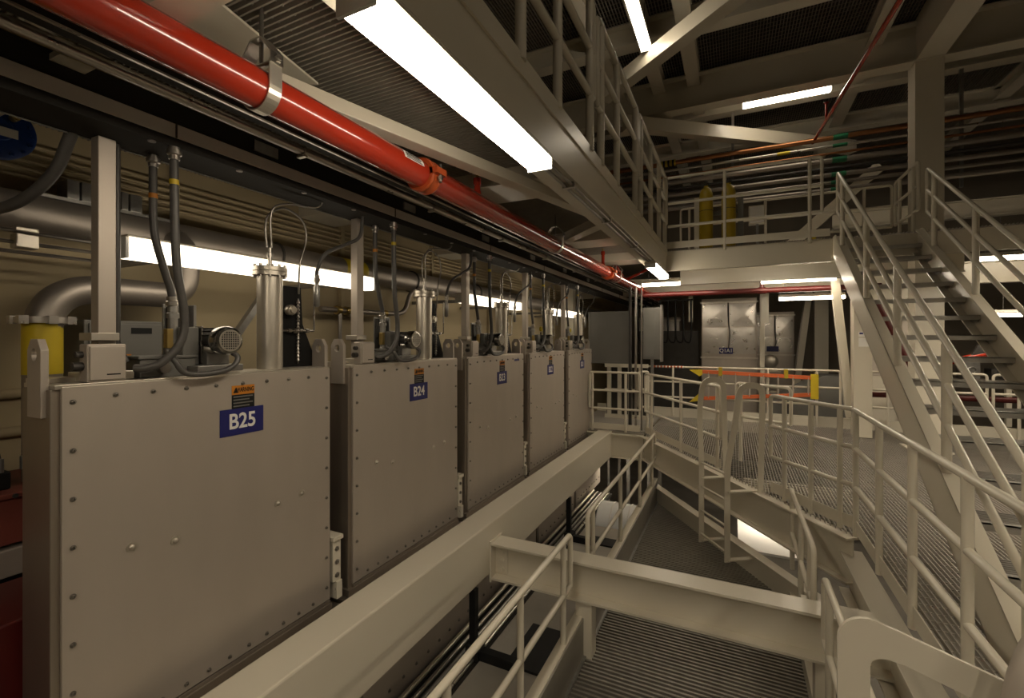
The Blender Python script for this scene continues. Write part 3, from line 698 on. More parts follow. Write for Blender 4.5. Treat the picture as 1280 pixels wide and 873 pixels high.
# near ladder top: looped flat plate at the lower right corner
t = thing('ladder_loop', 'cream looped plate of a ladder top in the near right corner', 'ladder', (.45, 1.9, .2))
outer = [(.32, -.6), (.32, .60)]+[(.405-.085*math.cos(a), .66+.085*math.sin(a)) for a in [math.radians(q) for q in range(0, 106, 15)]]+[(.75, .64), (.80, .615), (.80, -.6)]
inner = [(.735, -.6), (.735, .535), (.72, .55), (.50, .62)]+[(.455-.045*math.sin(a), .595+.03*math.cos(a)) for a in [math.radians(q) for q in range(0, 91, 30)]]+[(.41, -.6)]
b = MB(); o = [(x, 1.9, z) for x, z in outer+inner]
bm = bmesh.new(); vs = [bm.verts.new(p) for p in o]; ff = bm.faces.new(vs)
ex = bmesh.ops.extrude_face_region(bm, geom=[ff])
for g in ex['geom']:
    if isinstance(g, bmesh.types.BMVert): g.co.y += .014
bmesh.ops.triangulate(bm, faces=bm.faces[:]); bm.verts.index_update()
b.add([w.co.copy() for w in bm.verts], [[w.index for w in g.verts] for g in bm.faces]); bm.free()
b.build('loop_plate', 'paint', t)
b = MB(); b.cyl((.36, 1.91, -.3), (.36, 2.36, -.3), .014, 10); b.cyl((.36, 1.91, 0), (.36, 2.36, 0), .014, 10); b.build('rung', 'paint', t)
# rounded near end of a handrail in the corner
t = thing('handrail_end', 'rounded shiny pipe end in the lower right corner', 'railing', (.8, 1.8, .4))
b = MB(); b.tube(fillet([(.72, 1.78, .05), (.72, 1.78, .80), (1.2, 2.05, 1.2)], .25, 8), .042, 20); b.build('bent_pipe', 'alu', t)
# ------------------------------------------------------------------ staircase
SU0, SU1 = 1.20, 2.10
def sz(v): return .645*(v-3.12)+.34
t = thing('staircase', 'cream steel staircase with open metal treads to the upper deck', 'stairs', ((SU0+SU1)/2, 3.1, 0))
for x, sg in ((SU0, 1), (SU1, -1)):
    b = MB(); vtop = 7.44
    side = [(x, 2.62, .002), (x, 3.12, .002), (x, vtop, sz(vtop)-.34), (x, vtop, DZ), (x, 7.30, DZ), (x, 2.95, sz(2.95)), (x, 2.62, .05)]
    b.prism(side, (.012*sg, 0, 0))
    b.bar((x+.04*sg, 2.9, sz(2.9)), (x+.04*sg, 7.28, sz(7.28)), .08, .012); b.bar((x+.04*sg, 3.15, sz(3.15)-.335), (x+.04*sg, 7.4, sz(7.4)-.335), .08, .012)
    b.build('stringer', 'paint', t)
STAIRS = t
NT = 15
for k in range(1, NT+1):
    z = DZ*k/(NT+1); v = 3.12+(z-.17)/.645
    b = MB(); x0, x1 = SU0+.015, SU1-.015
    b.box(x0, x1, v-.015, v, z-.045, z); b.box(x0, x1, v-.015, v+.035, z-.006, z)
    for j in range(7): b.box(x0, x1, v+.055+j*.032, v+.060+j*.032, z-.03, z)
    for xx in (x0+.02, (x0+x1)/2, x1-.03): b.box(xx, xx+.006, v, v+.26, z-.03, z-.003)
    tr = b.build('tread', 'tread', t)
    b = MB()
    for xx in (x0, x1-.008): b.prism([(xx, v-.01, z-.005), (xx, v+.27, z-.005), (xx, v+.27, z-.06), (xx, v+.02, z-.06)], (.008,0,0))
    b.build('end_plate', 'steel', tr)
def stairrail(label, x, v0, v1, posts):
    zf = lambda p: sz(p[1])
    return guardrail(label, [(x, v0), (x, v1)], [(x, p) for p in posts], zf, hs=(.83, .57, .31), toe=False, r=.021, pr=.027, into=STAIRS)
stairrail('left stair handrail rising beside the near platform', SU0+.03, 2.35, 7.30, (2.95, 3.87, 4.86, 5.85, 7.02))
stairrail('right stair handrail on the far side of the treads', SU1-.03, 2.35, 7.06, (2.95, 3.87, 4.9, 5.85, 6.85))
# ------------------------------------------------------------------ upper deck
t = thing('deck_beam', 'cream channel beam on the front edge of the upper deck', 'beam', (.15, 7.4, 2.72))
b = MB(); b.box(GX-.01, SU0-.02, 7.40, 7.412, 2.73, 3.02); b.box(GX-.01, SU0-.02, 7.40, 7.48, 2.72, 2.735); b.box(GX-.01, SU0-.02, 7.40, 7.48, 3.01, 3.022); b.build('channel', 'paint', t, .002)
b = MB(); b.box(GX, SU0-.04, 7.38, 7.388, 3.06, 3.16); b.build('toe_board', 'paint', t, .002)
b = MB(); b.box(SU0-.02, 3.1, 7.44, 7.46, 2.74, 3.02); tag(b.build('deck_beam', 'paint', bevel=.003), 'cream header beam behind the top of the stairs', 'beam')
b = MB(); b.ibeam((GX, 9.42, 3.02), (3.2, 9.42, 3.02), .3, .12, .015, .01); tag(b.build('deck_beam', 'paint'), 'cream beam on the rear edge of the upper deck', 'beam')
guardrail('guard rail on the front edge of the upper deck', [(GX+.02, 7.40), (SU0-.13, 7.40)], [(-.12, 7.40), (.93, 7.40)], DZ-.07, hs=(1.16, .77, .42), toe=False, loops=(False, True), group='guard rails on the upper decks')
guardrail('guard rail across the back of the upper deck', [(-.9, 9.2), (2.26, 9.2)], [(-.75, 9.2), (-.5, 9.2), (.5, 9.2), (1.9, 9.2)], DZ, toe=False, group='guard rails on the upper decks')
guardrail('short guard rail on the upper deck beside the big column', [(2.28, 9.1), (2.28, 8.1)], [(2.28, 8.9), (2.28, 8.3)], DZ, toe=False, group='guard rails on the upper decks')
UW = [('near', -.9, 3.30, (.6, 2.03, 2.55, 3.22)), ('middle', 3.40, 4.98, (3.52, 4.06, 4.9)), ('far', 5.06, 7.36, (5.2, 5.9, 6.6, 7.2))]
for nm, y0, y1, ps in UW:
    guardrail(f'{nm} guard rail panel of the upper walkway above the girder', [(GX, y0), (GX, y1)], [(GX, p) for p in ps], DZ-.02, hs=(1.08, .74, .41), toe=False, group='guard rails of the upper walkway', r=.024, pr=.029)
def gas_cyl(x, y, label):
    t = thing('gas_cylinder', label, 'cylinder', (x, y, DZ), 'yellow gas cylinders on the upper deck')
    b = MB(); b.lathe((x, y, DZ), (0,0,1), [(0,0),(.095,0),(.105,.01),(.105,.95),(.098,1.02),(.075,1.08),(.045,1.11),(.035,1.115),(.035,1.14),(0,1.14)], 24); b.build('cylinder_body', 'gasyel', t)
    b = MB(); b.lathe((x, y, DZ+1.14), (0,0,1), [(.02,0),(.02,.05),(.028,.05),(.028,.075),(0,.075)], 12); b.cyl((x-.07, y, DZ+1.18), (x+.05, y, DZ+1.18), .014, 10); b.build('valve', 'dark', t)
    b = MB(); b.lathe((x, y, DZ+.72), (0,0,1), [(.106,0),(.1075,0),(.1075,.008),(.106,.008)], 24); b.build('chain_band', 'dark', t)
gas_cyl(-.41, 8.2, 'yellow gas cylinder standing left on the upper deck')
gas_cyl(-.075, 8.2, 'yellow gas cylinder standing right of its twin')
b = MB(); b.box(-.60, -.52, 8.3, 8.38, DZ, DZ+1.0); tag(b.build('rack_upright', 'paint', bevel=.004), 'white rack upright left of the yellow cylinders', 'post')
t = thing('cylinder_rack', 'grey upright plate right of the yellow cylinders', 'rack', (.1, 8.35, DZ))
b = MB(); b.box(.06, .14, 8.3, 8.36, DZ, DZ+.95); b.build('plate', 'greypaint', t, .004); b = MB(); b.box(-.5, .10, 8.33, 8.36, DZ+.68, DZ+.74); b.build('bar', 'greypaint', t)
t = thing('deck_cabinet', 'small white box on the upper deck behind the rail', 'box', (.35, 9.3, DZ+.62))
b = MB(); b.box(.24, .52, 9.24, 9.4, DZ+.68, DZ+1.0); b.build('housing', 'paint', t, .006); b = MB(); b.box(.26, .50, 9.235, 9.24, DZ+.70, DZ+.98); b.build('door', 'white', t)
b = MB(); b.box(.36, .40, 9.3, 9.34, DZ, DZ+.68); b.build('stand', 'galv', t)
t = thing('valve_line', 'thin horizontal line with a yellow valve behind the upper deck', 'pipe', (1.2, 9.3, DZ), )
b = MB(); b.cyl((.6, 9.32, DZ+.30), (2.0, 9.32, DZ+.30), .018, 10); b.build('pipe', 'galv', t)
b = MB(); b.cyl((1.10, 9.32, DZ+.30), (1.32, 9.32, DZ+.30), .035, 12); b.box(1.16, 1.26, 9.29, 9.35, DZ+.30, DZ+.42); b.build('yellow_valve', 'yellow', t)
for x in (.7, 1.9): b = MB(); b.box(x-.015, x+.015, 9.305, 9.335, DZ, DZ+.30); b.build('stand', 'galv', t)
# ------------------------------------------------------------------ structure above
def beam(label, p, q, h, w, box=False, cat='beam', group='cream beams under the high ceiling', name='ceiling_beam', m='paint'):
    b = MB()
    if box: b.bar(p, q, w, h, off=(0, -h/2))
    else: b.ibeam(p, q, h, w)
    return tag(b.build(name, m, bevel=.004 if box else 0), label, cat, group)
beam('large cream main beam across the hall resting on the big column', (-4.5, 8.95, 6.44), (8.5, 8.95, 6.44), .60, .26)
beam('cream box beam from the big column towards the camera', (2.62, 8.8, 6.46), (2.62, -2, 6.46), .62, .34, True)
for x, lb in ((-1.25, 'second cream joist from the left under the high grating'), (-.65, 'cream joist left of the slanted red pipe high up'), (1.97, 'cream joist between red pipe and big column'), (4.6, 'cream joist on the far right under the high grating'), (.7, 'thin joist behind the slanted red pipe')):
    if x == .7: continue
    beam(lb, (x, -2, 6.5), (x, 15, 6.5), .24, .22)
beam('cream joist at the far left under the high grating', (-1.95, -2, 6.5), (-1.95, 15, 6.5), .26, .22)
for y, lb in ((7.2, 'cream cross joist just in front of the main beam'), (10.15, 'first cream cross joist behind the main beam'), (12.0, 'second cream cross joist behind the main beam'), (4.3, 'cream cross joist high above the pit')):
    beam(lb, (-4.5, y, 6.5), (8.5, y, 6.5), .34, .24)
beam('thick cream diagonal brace rising over the upper walkway rail', (-1.95, 7.60, 5.85), (1.2, 5.05, 5.85), .22, .20, True)
beam('flat cream diagonal brace behind the ceiling lamp', (-1.8, 8.5, 5.75), (2.2, 11.6, 5.75), .24, .2, True)
t = thing('steel_column', 'big cream column rising beside the head of the stairs', 'column', (2.62, 9.0, 0))
b = MB(); b.box(2.45, 2.79, 8.85, 9.17, 0, 5.9); b.build('shaft', 'paint', t, .006)
b = MB(); b.box(2.36, 2.88, 8.78, 9.24, 0, .03); b.build('base_plate', 'paint', t, .004)
b = MB(); b.prism([(2.30, 8.83, DZ), (2.78, 8.83, DZ), (2.78, 8.83, DZ+.26), (2.72, 8.83, DZ+.26), (2.30, 8.83, DZ+.10)], (0,.015,0)); b.build('knee_plate', 'paint', t)
lampfix('lit ceiling fixture below the large main beam', 'lights under the high ceiling', 0, (.82, 9.45, 5.92), 1.36, hung=6.4, lens='ceillens')
lampfix('lit ceiling fixture above the upper walkway rail', 'lights under the high ceiling', 1, (-1.13, 6.1, 5.80), 1.34, hung=6.4, lens='ceillens')
lampfix('added unseen lit ceiling fixture above the viewpoint', 'lights under the high ceiling', 1, (1.6, 1.2, 5.80), 1.34, hung=6.4, lens='ceillens')  # unseen overhead lamp added for more light from above
for x, y, lb in ((2.7, .1, 'added unseen low hung fixture to the right of the viewpoint'), (1.3, -1.7, 'added unseen low hung fixture behind the viewpoint'), (3.5, 2.3, 'added unseen low hung fixture beyond the right stair rail'), (3.6, 5.1, 'added unseen low hung fixture farthest along beyond the right stair rail'), (3.5, 6.25, 'added unseen low hung fixture right of the upper treads'), (.0, -3.2, 'added unseen low hung fixture farthest behind the viewpoint')):
    lampfix(lb, 'unseen low hung lights added around the viewpoint', 1, (x, y, 2.75), 1.34, hung=6.4, lens='addedfarlens' if y > 4 else 'addedlens', shade=True)  # lamps added out of view to brighten pit, cabinets and stairs
lampfix('added unseen lit ceiling fixture behind the viewpoint', 'lights under the high ceiling', 1, (.4, -2.6, 5.80), 1.34, hung=6.4, lens='ceillens')  # out-of-view lamp added to light the scene from behind
t = thing('sprinkler_branch', 'thin red sprinkler pipe slanting under the high ceiling', 'pipe', (1.4, 8, 5))
b = MB(); b.cyl((1.33, 10.2, 5.35), (1.72, 5.0, 5.35), .03, 14); b.build('pipe', 'red', t)
b = MB(); b.cyl((1.39, 9.2, 5.35), (1.39, 9.2, 5.62), .018, 10); b.lathe((1.39, 9.2, 5.62), (0,0,1), [(0,0),(.04,.0),(.04,.004),(0,.004)], 12); b.build('sprinkler', 'red', t)
# pipes behind the upper deck
PB = [(5.33, .045, 'copper', 'copper pipe highest in the bundle behind the upper deck'), (5.18, .028, 'steel', 'steel pipe below the copper pipe'), (5.05, .022, 'copper', 'thin copper pipe second from the top of the bundle'), (4.92, .05, 'pipe', 'thick steel pipe in the middle of the bundle'),
      (4.78, .03, 'dark', 'dark pipe in the middle of the bundle'), (4.66, .04, 'pipe', 'steel pipe just behind the upper deck top rail'), (4.52, .03, 'pipe', 'lower steel pipe of the bundle'), (4.38, .045, 'pipe', 'lowest thick steel pipe of the bundle')]
for z, r, m, lb in PB:
    t = thing('service_pipe', lb, 'pipe', (0, 10, z), 'pipes crossing behind the upper deck')
    b = MB(); b.cyl((-4.58, 10.05, z), (8.98, 10.05, z), r, 14); b.build('pipe', m, t)
    if z in (5.18, 5.33, 4.92, 4.66, 4.52, 4.38):
        b = MB(); x = 1.62-.04*(5.33-z); b.cyl((x, 10.05, z), (x+.22, 10.05, z), r+.004, 14); b.build('green_tape', 'green', t)
    if z == 5.18: b = MB(); b.cyl((.74, 10.05, z), (.95, 10.05, z), r+.004, 14); b.build('yellow_label', 'yellow', t)
    if z == 5.33:
        b = MB(); b.cyl((-1.36, 10.05, z), (-1.08, 10.05, z), r+.02, 18); mk = b.build('hazard_sleeve', 'yellow', t)
        for k in range(3): b = MB(); b.cyl((-1.33+k*.09, 10.05, z), (-1.29+k*.09, 10.05, z), r+.022, 18); b.build('black_stripe', 'black', mk)
for x, lb in ((-.02, 'upright strut holding the pipe bundle left of the cylinders'), (3.4, 'upright strut holding the pipe bundle at far right')):
    b = MB(); b.box(x-.025, x+.025, 10.10, 10.14, 4.2, 6.17); tag(b.build('pipe_strut', 'galv'), lb, 'strut', 'struts of the pipe bundle')
b = MB(); b.ibeam((2.0, 12.5, 4.5), (8.6, 12.5, 4.5), .35, .2); tag(b.build('rear_beam', 'paint'), 'cream beam far behind at the right of the big column', 'beam')
b = MB(); b.ibeam((-3.9, 11.3, 3.1), (8.9, 11.3, 3.1), .40, .2); tag(b.build('rear_beam', 'paint'), 'long cream beam behind the rear lamps', 'beam')
beam('slanted cream brace behind the pipe bundle', (.6, 10.8, 3.3), (2.4, 10.8, 5.0), .2, .16, True)
# overhead on the left: beams, diagonals, gussets under the walkway deck
for y, lb in ((.90, 'cream deck beam over the near cabinet'), (3.48, 'cream deck beam just past the first sprinkler'), (5.80, 'third cream deck beam above the cabinets'), (7.45, 'fourth cream deck beam at the far cabinets')):
    beam(lb, (-3.95, y, 3.03), (-1.0, y, 3.03), .25 if y < 2 else .125, .11 if y < 2 else .46, y > 2, group='cream beams under the walkway deck', name='deck_beam')
beam('cream diagonal brace from the near deck beam to the girder', (-1.93, 1.40, 2.90), (-1.15, 4.35, 2.90), .075, .11, True, group='cream beams under the walkway deck', name='deck_brace', cat='brace')
beam('short cream diagonal brace at the third deck beam', (-2.25, 5.60, 2.895), (-1.16, 4.50, 2.895), .09, .13, True, group='cream beams under the walkway deck', name='deck_brace', cat='brace')
b = MB(); b.prism([(-1.78, 1.02, 2.985), (-2.36, 1.02, 2.985), (-2.30, 1.5, 2.985), (-1.92, 1.70, 2.985)], (0,0,.012)); tag(b.build('gusset_plate', 'paint', bevel=.002), 'flat cream gusset plate where beam and brace meet', 'plate')
# ------------------------------------------------------------------ left wall services
t = thing('exhaust_pipe', 'very thick horizontal steel pipe along the left wall', 'pipe', (-3.8, 5, 2.43))
b = MB(); b.cyl((-3.8, -1.5, 2.43), (-3.8, 14, 2.43), .123, 32); b.build('pipe', 'pipe', t)
b = MB(); b.cyl((-3.8, 3.64, 2.43), (-3.8, 3.95, 2.43), .125, 32); yb = b.build('yellow_band', 'yellow', t)
for y in (2.87, 4.85, 6.5):
    b = MB(); b.tube([(-3.8+.130*math.cos(a*math.pi/12), y, 2.43+.130*math.sin(a*math.pi/12)) for a in range(24)], .012, 6, closed=True); b.build('clamp_ring', 'dark', t)
t = thing('elbow_pipe', 'thick steel pipe bending down into a yellow sleeve', 'pipe', (-3.56, 1.2, 0))
b = MB(); b.tube(fillet([(-3.56, 1.21, .886), (-3.56, 1.21, 1.985), (-3.56, 1.96, 1.985), (-3.56, 1.98, 2.30), (-3.69, 1.98, 2.40)], .28, 14), .085, 28); b.build('pipe', 'pipe', t)
b = MB(); b.lathe((-3.56, 1.21, 1.77), (0,0,1), [(.085,0),(.115,0),(.115,.035),(.085,.035)], 28)
for k in range(6):
    a = k*math.pi/3; b.box(-3.56+.118*math.cos(a)-.02, -3.56+.118*math.cos(a)+.02, 1.21+.118*math.sin(a)-.02, 1.21+.118*math.sin(a)+.02, 1.765, 1.81)
b.build('clamp_flange', 'steel', t)
b = MB(); b.cyl((-3.56, 1.21, 1.48), (-3.56, 1.21, 1.77), .0865, 28); b.build('yellow_sleeve', 'yellow', t)
WL = 'lights along the left wall'
def wallfix(y0, y1, label):
    t = thing('fluorescent_light', label, 'light', (-3.04, (y0+y1)/2, 2.13), WL)
    b = MB(); b.prism([(-3.10, y0, 2.13), (-3.0, y0, 2.13), (-2.985, y0, 2.15), (-2.985, y0, 2.225), (-3.01, y0, 2.238), (-3.10, y0, 2.238)], (0, y1-y0, 0)); b.build('diffuser', 'walllens', t)
    b = MB(); b.box(-3.09, -2.955, y0-.01, y1+.01, 2.239, 2.25); b.build('housing', 'paint', t, .003)
    for y in (y0, y1): b = MB(); b.box(-3.105, -2.98, y-.008, y+.008, 2.125, 2.243); b.build('end_cap', 'film', t, .003)
    for y in (y0+.25, y1-.25): b = MB(); b.box(-3.95, -3.10, y-.02, y+.02, 2.15, 2.19); b.build('wall_arm', 'galv', t)
wallfix(1.355, 3.28, 'long lit fluorescent fixture behind the nearest cabinet')
wallfix(4.83, 6.55, 'lit fluorescent fixture glimpsed behind the third cabinet')
wallfix(7.85, 9.6, 'small lit fluorescent fixture far down the left wall')
for k in range(5):
    z = 2.88-k*.05; b = MB(); b.cyl((-3.93, -1, z), (-3.93, 15, z), .013, 8)
    tag(b.build('wall_conduit', 'tan'), ['top','second','third','fourth','lowest'][k]+' of five thin tan conduits along the left wall', 'conduit', 'tan conduits on the left wall')
for k in range(6):
    b = MB(); y = 2.1+k*1.7; b.box(-3.95, -3.91, y-.025, y+.025, .2, 3.04)
    tag(b.build('wall_strut', 'tan'), ['first','second','third','fourth','fifth','sixth'][k]+' upright strut from the near end of the left wall', 'strut', 'upright struts on the left wall')
t = thing('blind_flange', 'round blue flange with bolts at the upper left edge', 'flange', (-3.3, .96, 2.75))
b = MB(); b.lathe((-3.36, .96, 2.735), (1,0,0), [(0,0),(.145,0),(.145,.045),(.138,.05),(.06,.05),(.055,.056),(0,.056)], 36); b.build('disc', 'flangeblue', t)
for k in range(16):
    a = 2*math.pi*k/16; b = MB(); b.lathe((-3.31, .96+.125*math.cos(a), 2.735+.125*math.sin(a)), (1,0,0), [(.009,0),(.009,.012),(0,.012)], 6); b.build('bolt', 'flangeblue', t)
b = MB(); b.box(-3.303, -3.30, .93, 1.03, 2.70, 2.745); b.build('white_tag', 'white', t)
b = MB(); b.cyl((-3.30, 1.01, 2.80), (-3.26, 1.01, 2.80), .018, 10); b.build('port', 'brass', t)
b = MB(); b.cyl((-3.95, .96, 2.735), (-3.36, .96, 2.735), .10, 24); b.build('neck_pipe', 'pipe', t)
t = thing('big_hose', 'thick dark hose curving past the blue flange', 'hose', (-2.9, 1, 2.2))
b = MB(); b.tube(spline([(-2.66, 1.01, 2.64), (-2.70, 1.00, 2.56), (-2.76, .98, 2.44), (-2.86, .93, 2.33), (-3.0, .87, 2.27), (-3.3, .75, 2.24)], 8), .024, 14); b.build('hose', 'hose', t)
t = thing('wall_junction_box', 'grey steel junction boxes resting over the thick wall pipe', 'box', (-3.75, 1.7, 2.55))
for k, (y0, y1) in enumerate(((1.37, 1.43), (1.44, 1.52), (1.65, 1.69), (1.70, 1.77))):
    b = MB(); b.box(-3.84, -3.70, y0, y1, 2.55, 2.67); b.build('box_section', 'galv', t, .004)
b = MB(); b.box(-3.95, -3.70, 1.2, 2.0, 2.53, 2.55); b.build('tray', 'galv', t)
t = thing('gas_valve_block', 'silver valve block on the thin lines below the thick pipe', 'valve', (-3.4, 1.15, 2.12))
b = MB(); b.box(-3.44, -3.36, 1.04, 1.13, 2.16, 2.235); b.box(-3.44, -3.36, 1.04, 1.13, 2.245, 2.27); b.build('block', 'bright', t, .006)
b = MB()
for z in (2.14, 2.19, 2.25): b.cyl((-3.40, .6, z), (-3.40, 1.48, z), .010, 8)
b.build('tubing', 'conduit', t)
t = thing('grey_enclosure', 'grey electrical enclosure on the left wall behind cabinet B25', 'cabinet', (-3.8, 1.6, .8))
b = MB(); b.box(-3.90, -3.62, 1.42, 1.95, 1.0, 1.80); b.build('housing', 'greypaint', t, .006)
b = MB(); b.box(-3.62, -3.605, 1.44, 1.93, 1.02, 1.78); dr = b.build('door', 'greypaint', t, .004)
b = MB(); b.box(-3.605, -3.602, 1.66, 1.78, 1.715, 1.755); b.build('name_plate', 'black', dr)
b = MB(); b.box(-3.605, -3.602, 1.62, 1.66, 1.53, 1.58); b.build('warning_sticker', 'warn', dr)
b = MB(); b.box(-3.95, -3.90, 1.5, 1.86, 1.2, 1.6); b.build('wall_mount', 'galv', t)
t = thing('angle_brace', 'slanted steel angle brace under the nearest wall lamp', 'brace', (-3.4, 2.3, 1.7))
b = MB(); b.bar((-3.5, 2.02, 1.30), (-3.5, 2.62, 2.16), .05, .05); b.build('angle', 'galv', t); b = MB(); b.box(-3.945, -3.47, 1.98, 2.06, 1.26, 1.33); b.build('foot', 'galv', t)
t = thing('wall_pipework', 'bent brown pipework behind the second cabinet', 'pipe', (-3.6, 4.2, 1.8))
b = MB(); b.tube(fillet([(-3.7, 3.3, 1.98), (-3.7, 4.3, 1.98), (-3.7, 4.6, 2.0), (-3.7, 4.72, 2.3), (-3.7, 5.3, 2.3)], .12, 6), .028, 12); b.build('pipe', 'pipe', t)
b = MB()
for y in (3.5, 3.62, 4.2): b.cyl((-3.7, y, 1.98), (-3.7, y+.05, 1.98), .045, 12)
b.build('union', 'brass', t)
b = MB(); b.cyl((-3.7, 3.55, 1.98), (-3.7, 3.55, .3), .02, 10); b.build('drop', 'conduit', t)
for i, sg in enumerate(SIGNS[2:]):
    y = 6.0+i*1.6
    t = thing('pressure_gauge', f'yellow faced gauge behind the tube on cabinet {sg}', 'gauge', (-3.05, y, 1.8), 'yellow gauges behind the cabinets')
    b = MB(); b.lathe((-3.1, y, 1.86), (1,0,0), [(0,0),(.045,0),(.045,.03),(.04,.035),(0,.035)], 18); b.build('dial', 'yellow', t)
    b = MB(); b.cyl((-3.09, y, 1.80), (-3.09, y, -2.3), .012, 8); b.cyl((-3.09, y, 1.4), (-3.95, y, 1.4), .012, 8); b.build('stem', 'dark', t)
t = thing('wall_column', 'pale column on the left wall behind the farther cabinets', 'column', (-3.32, 9.85, -2.3))
b = MB(); b.box(-3.45, -3.2, 9.75, 9.95, -2.3, 3.0); b.build('shaft', 'paint', t, .005)
b = MB(); b.box(-3.49, -3.16, 9.71, 9.99, -2.3, -2.27); b.build('base_plate', 'paint', t)
# lower left corner, beyond the first cabinet
t = thing('red_steel_base', 'dark red painted base in the lower left corner', 'base', (-3.3, .9, -.4))
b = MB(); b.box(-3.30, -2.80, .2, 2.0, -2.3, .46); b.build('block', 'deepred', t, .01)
t = thing('machine_skid', 'reddish machine skid with bolted plates at the left edge', 'skid', (-3.6, 1.1, .5))
b = MB(); b.box(-3.93, -3.36, .2, 2.2, .62, .86); b.build('side_plate', 'pink', t, .006)
b = MB(); b.box(-3.93, -3.34, .2, 2.2, .46, .60); b.build('lower_plate', 'alu', t, .006)
b = MB(); b.box(-3.94, -3.34, .2, 2.2, .86, .885); lp = b.build('lip', 'pink', t, .004)
for k in range(5): b = MB(); b.lathe((-3.34, .75+k*.14, .872), (1,0,0), [(.012,0),(.012,.01),(0,.01)], 6); b.build('bolt', 'dark', lp)
b = MB(); b.box(-3.9, -3.4, .2, 2.2, -2.3, .46); b.build('pedestal', 'dark', t)
t = thing('pump_cluster', 'dark pump parts on the machine skid at the left edge', 'pump', (-3.6, 1.0, .89))
b = MB(); b.box(-3.75, -3.45, .7, 1.05, .885, .98); b.build('pump_base', 'black', t, .01)
b = MB(); b.cyl((-3.6, .75, 1.02), (-3.6, 1.04, 1.02), .06, 16); b.lathe((-3.45, .92, 1.0), (1,0,0), [(.04,0),(.04,.04),(.02,.05),(0,.05)], 12); b.build('pump_body', 'dark', t)
for k in range(3): b = MB(); b.cyl((-3.46, .92+k*.09, .98), (-3.46, .92+k*.09, 1.05), .016, 8); b.build('pump_bolt', 'galv', t)
for z, lb in ((1.35, 'upper'), (1.12, 'lower')):
    b = MB(); b.cyl((-3.92, -.5, z), (-3.92, 1.38, z), .03, 12); tag(b.build('wall_pipe', 'tan'), f'{lb} tan pipe at the far left edge of the wall', 'pipe', 'tan pipes at the left edge')
# ------------------------------------------------------------------ end of the cabinet row
t = thing('grey_partition', 'flat dark grey panel standing past the last cabinet', 'panel', (-2.1, 9, 1.2))
b = MB(); b.box(-2.60, -1.80, 8.98, 9.03, 1.22, 2.20); b.build('sheet', 'greypaint', t, .003)
b = MB()
for x in (-2.62, -1.83): b.box(x, x+.04, 8.97, 9.04, 0, 2.22)
b.box(-2.60, -1.80, 8.97, 9.04, 2.18, 2.22); b.box(-2.60, -1.80, 8.97, 9.04, 1.20, 1.24); b.build('frame', 'greypaint', t)
t = thing('striped_crate', 'pale slatted rack behind the low far guard rail', 'rack', (-2.2, 9.9, 0))
for k in range(4): b = MB(); b.box(-2.45+k*.22, -2.37+k*.22, 9.8, 9.86, .06, 1.15); b.build('slat', 'paint', t, .004)
for z in (0, .55, 1.08): b = MB(); b.box(-2.5, -1.6, 9.788, 9.872, z, z+.075); b.build('cross_bar', 'paint', t)
b = MB(); b.box(-2.48, -1.62, 9.87, 9.9, .08, 1.1); b.build('back', 'dark', t)
for k, (x, r, m) in enumerate(((-1.70, .028, 'dark'), (-1.60, .022, 'steel'), (-1.50, .016, 'conduit'))):
    b = MB(); b.cyl((x, 8.5, .02), (x, 8.5, 2.62), r, 12); tag(b.build('standpipe', m), ['thick dark', 'bright steel', 'thin grey'][k]+' upright standpipe at the end of the white beam', 'pipe', 'standpipes at the end of the beam')
b = MB(); b.box(-1.95, -1.38, 8.40, 8.6, -.02, .03); tag(b.build('floor_strip', 'galv', bevel=.004), 'flat grey base strip under the upright standpipes', 'base')
t = thing('far_enclosure', 'tall pale enclosure behind the standpipes', 'cabinet', (-1.6, 10.2, .9))
b = MB(); b.box(-1.75, -1.38, 10.1, 10.3, 1.25, 2.35); b.build('housing', 'greypaint', t, .005); b = MB(); b.box(-1.40, -1.36, 10.09, 10.31, 1.2, 2.4); b.build('edge_channel', 'galv', t); b = MB(); b.box(-1.72, -1.50, 10.09, 10.1, 1.3, 2.3); b.build('door', 'greypaint', t); b = MB(); b.box(-1.6, -1.54, 10.15, 10.2, 0, 1.25); b.build('stand', 'galv', t)
for k in range(7):
    y = 11.4+k*.42; x = -1.62+.0*k
    t = thing('hanging_conduit', ['first','second','third','fourth','fifth','sixth','seventh'][k]+' dark conduit from the left hanging in the far aisle', 'conduit', (-2.2, y, 1.7), 'dark conduits in the far aisle')
    b = MB(); b.tube(spline([(-2.2+.18*k, 12.0, 2.62), (-2.2+.18*k, 12.0, 2.1), (-2.18+.18*k, 12.0, 1.72), (-2.10+.18*k, 12.0, 1.60), (-2.02+.18*k, 12.0, 1.72), (-2.02+.18*k, 12.0, 2.62)], 6), .022, 8); b.build('hose', 'black', t)
    if k == 1: b = MB(); b.box(-2.06, -1.94, 11.95, 11.99, 2.2, 2.36); b.build('yellow_tag', 'yellow', t)
b = MB(); b.box(-2.4, -.85, 13.2, 13.3, -.4, 1.9); tag(b.build('dark_cladding', 'dark'), 'dark cladding behind the hanging conduits', 'panel')
b = MB(); b.box(-2.5, -.9, 12.0, 12.06, 2.62, 2.66); tag(b.build('hanging_rail', 'darkwire'), 'dark rail carrying the hanging conduits', 'rail')
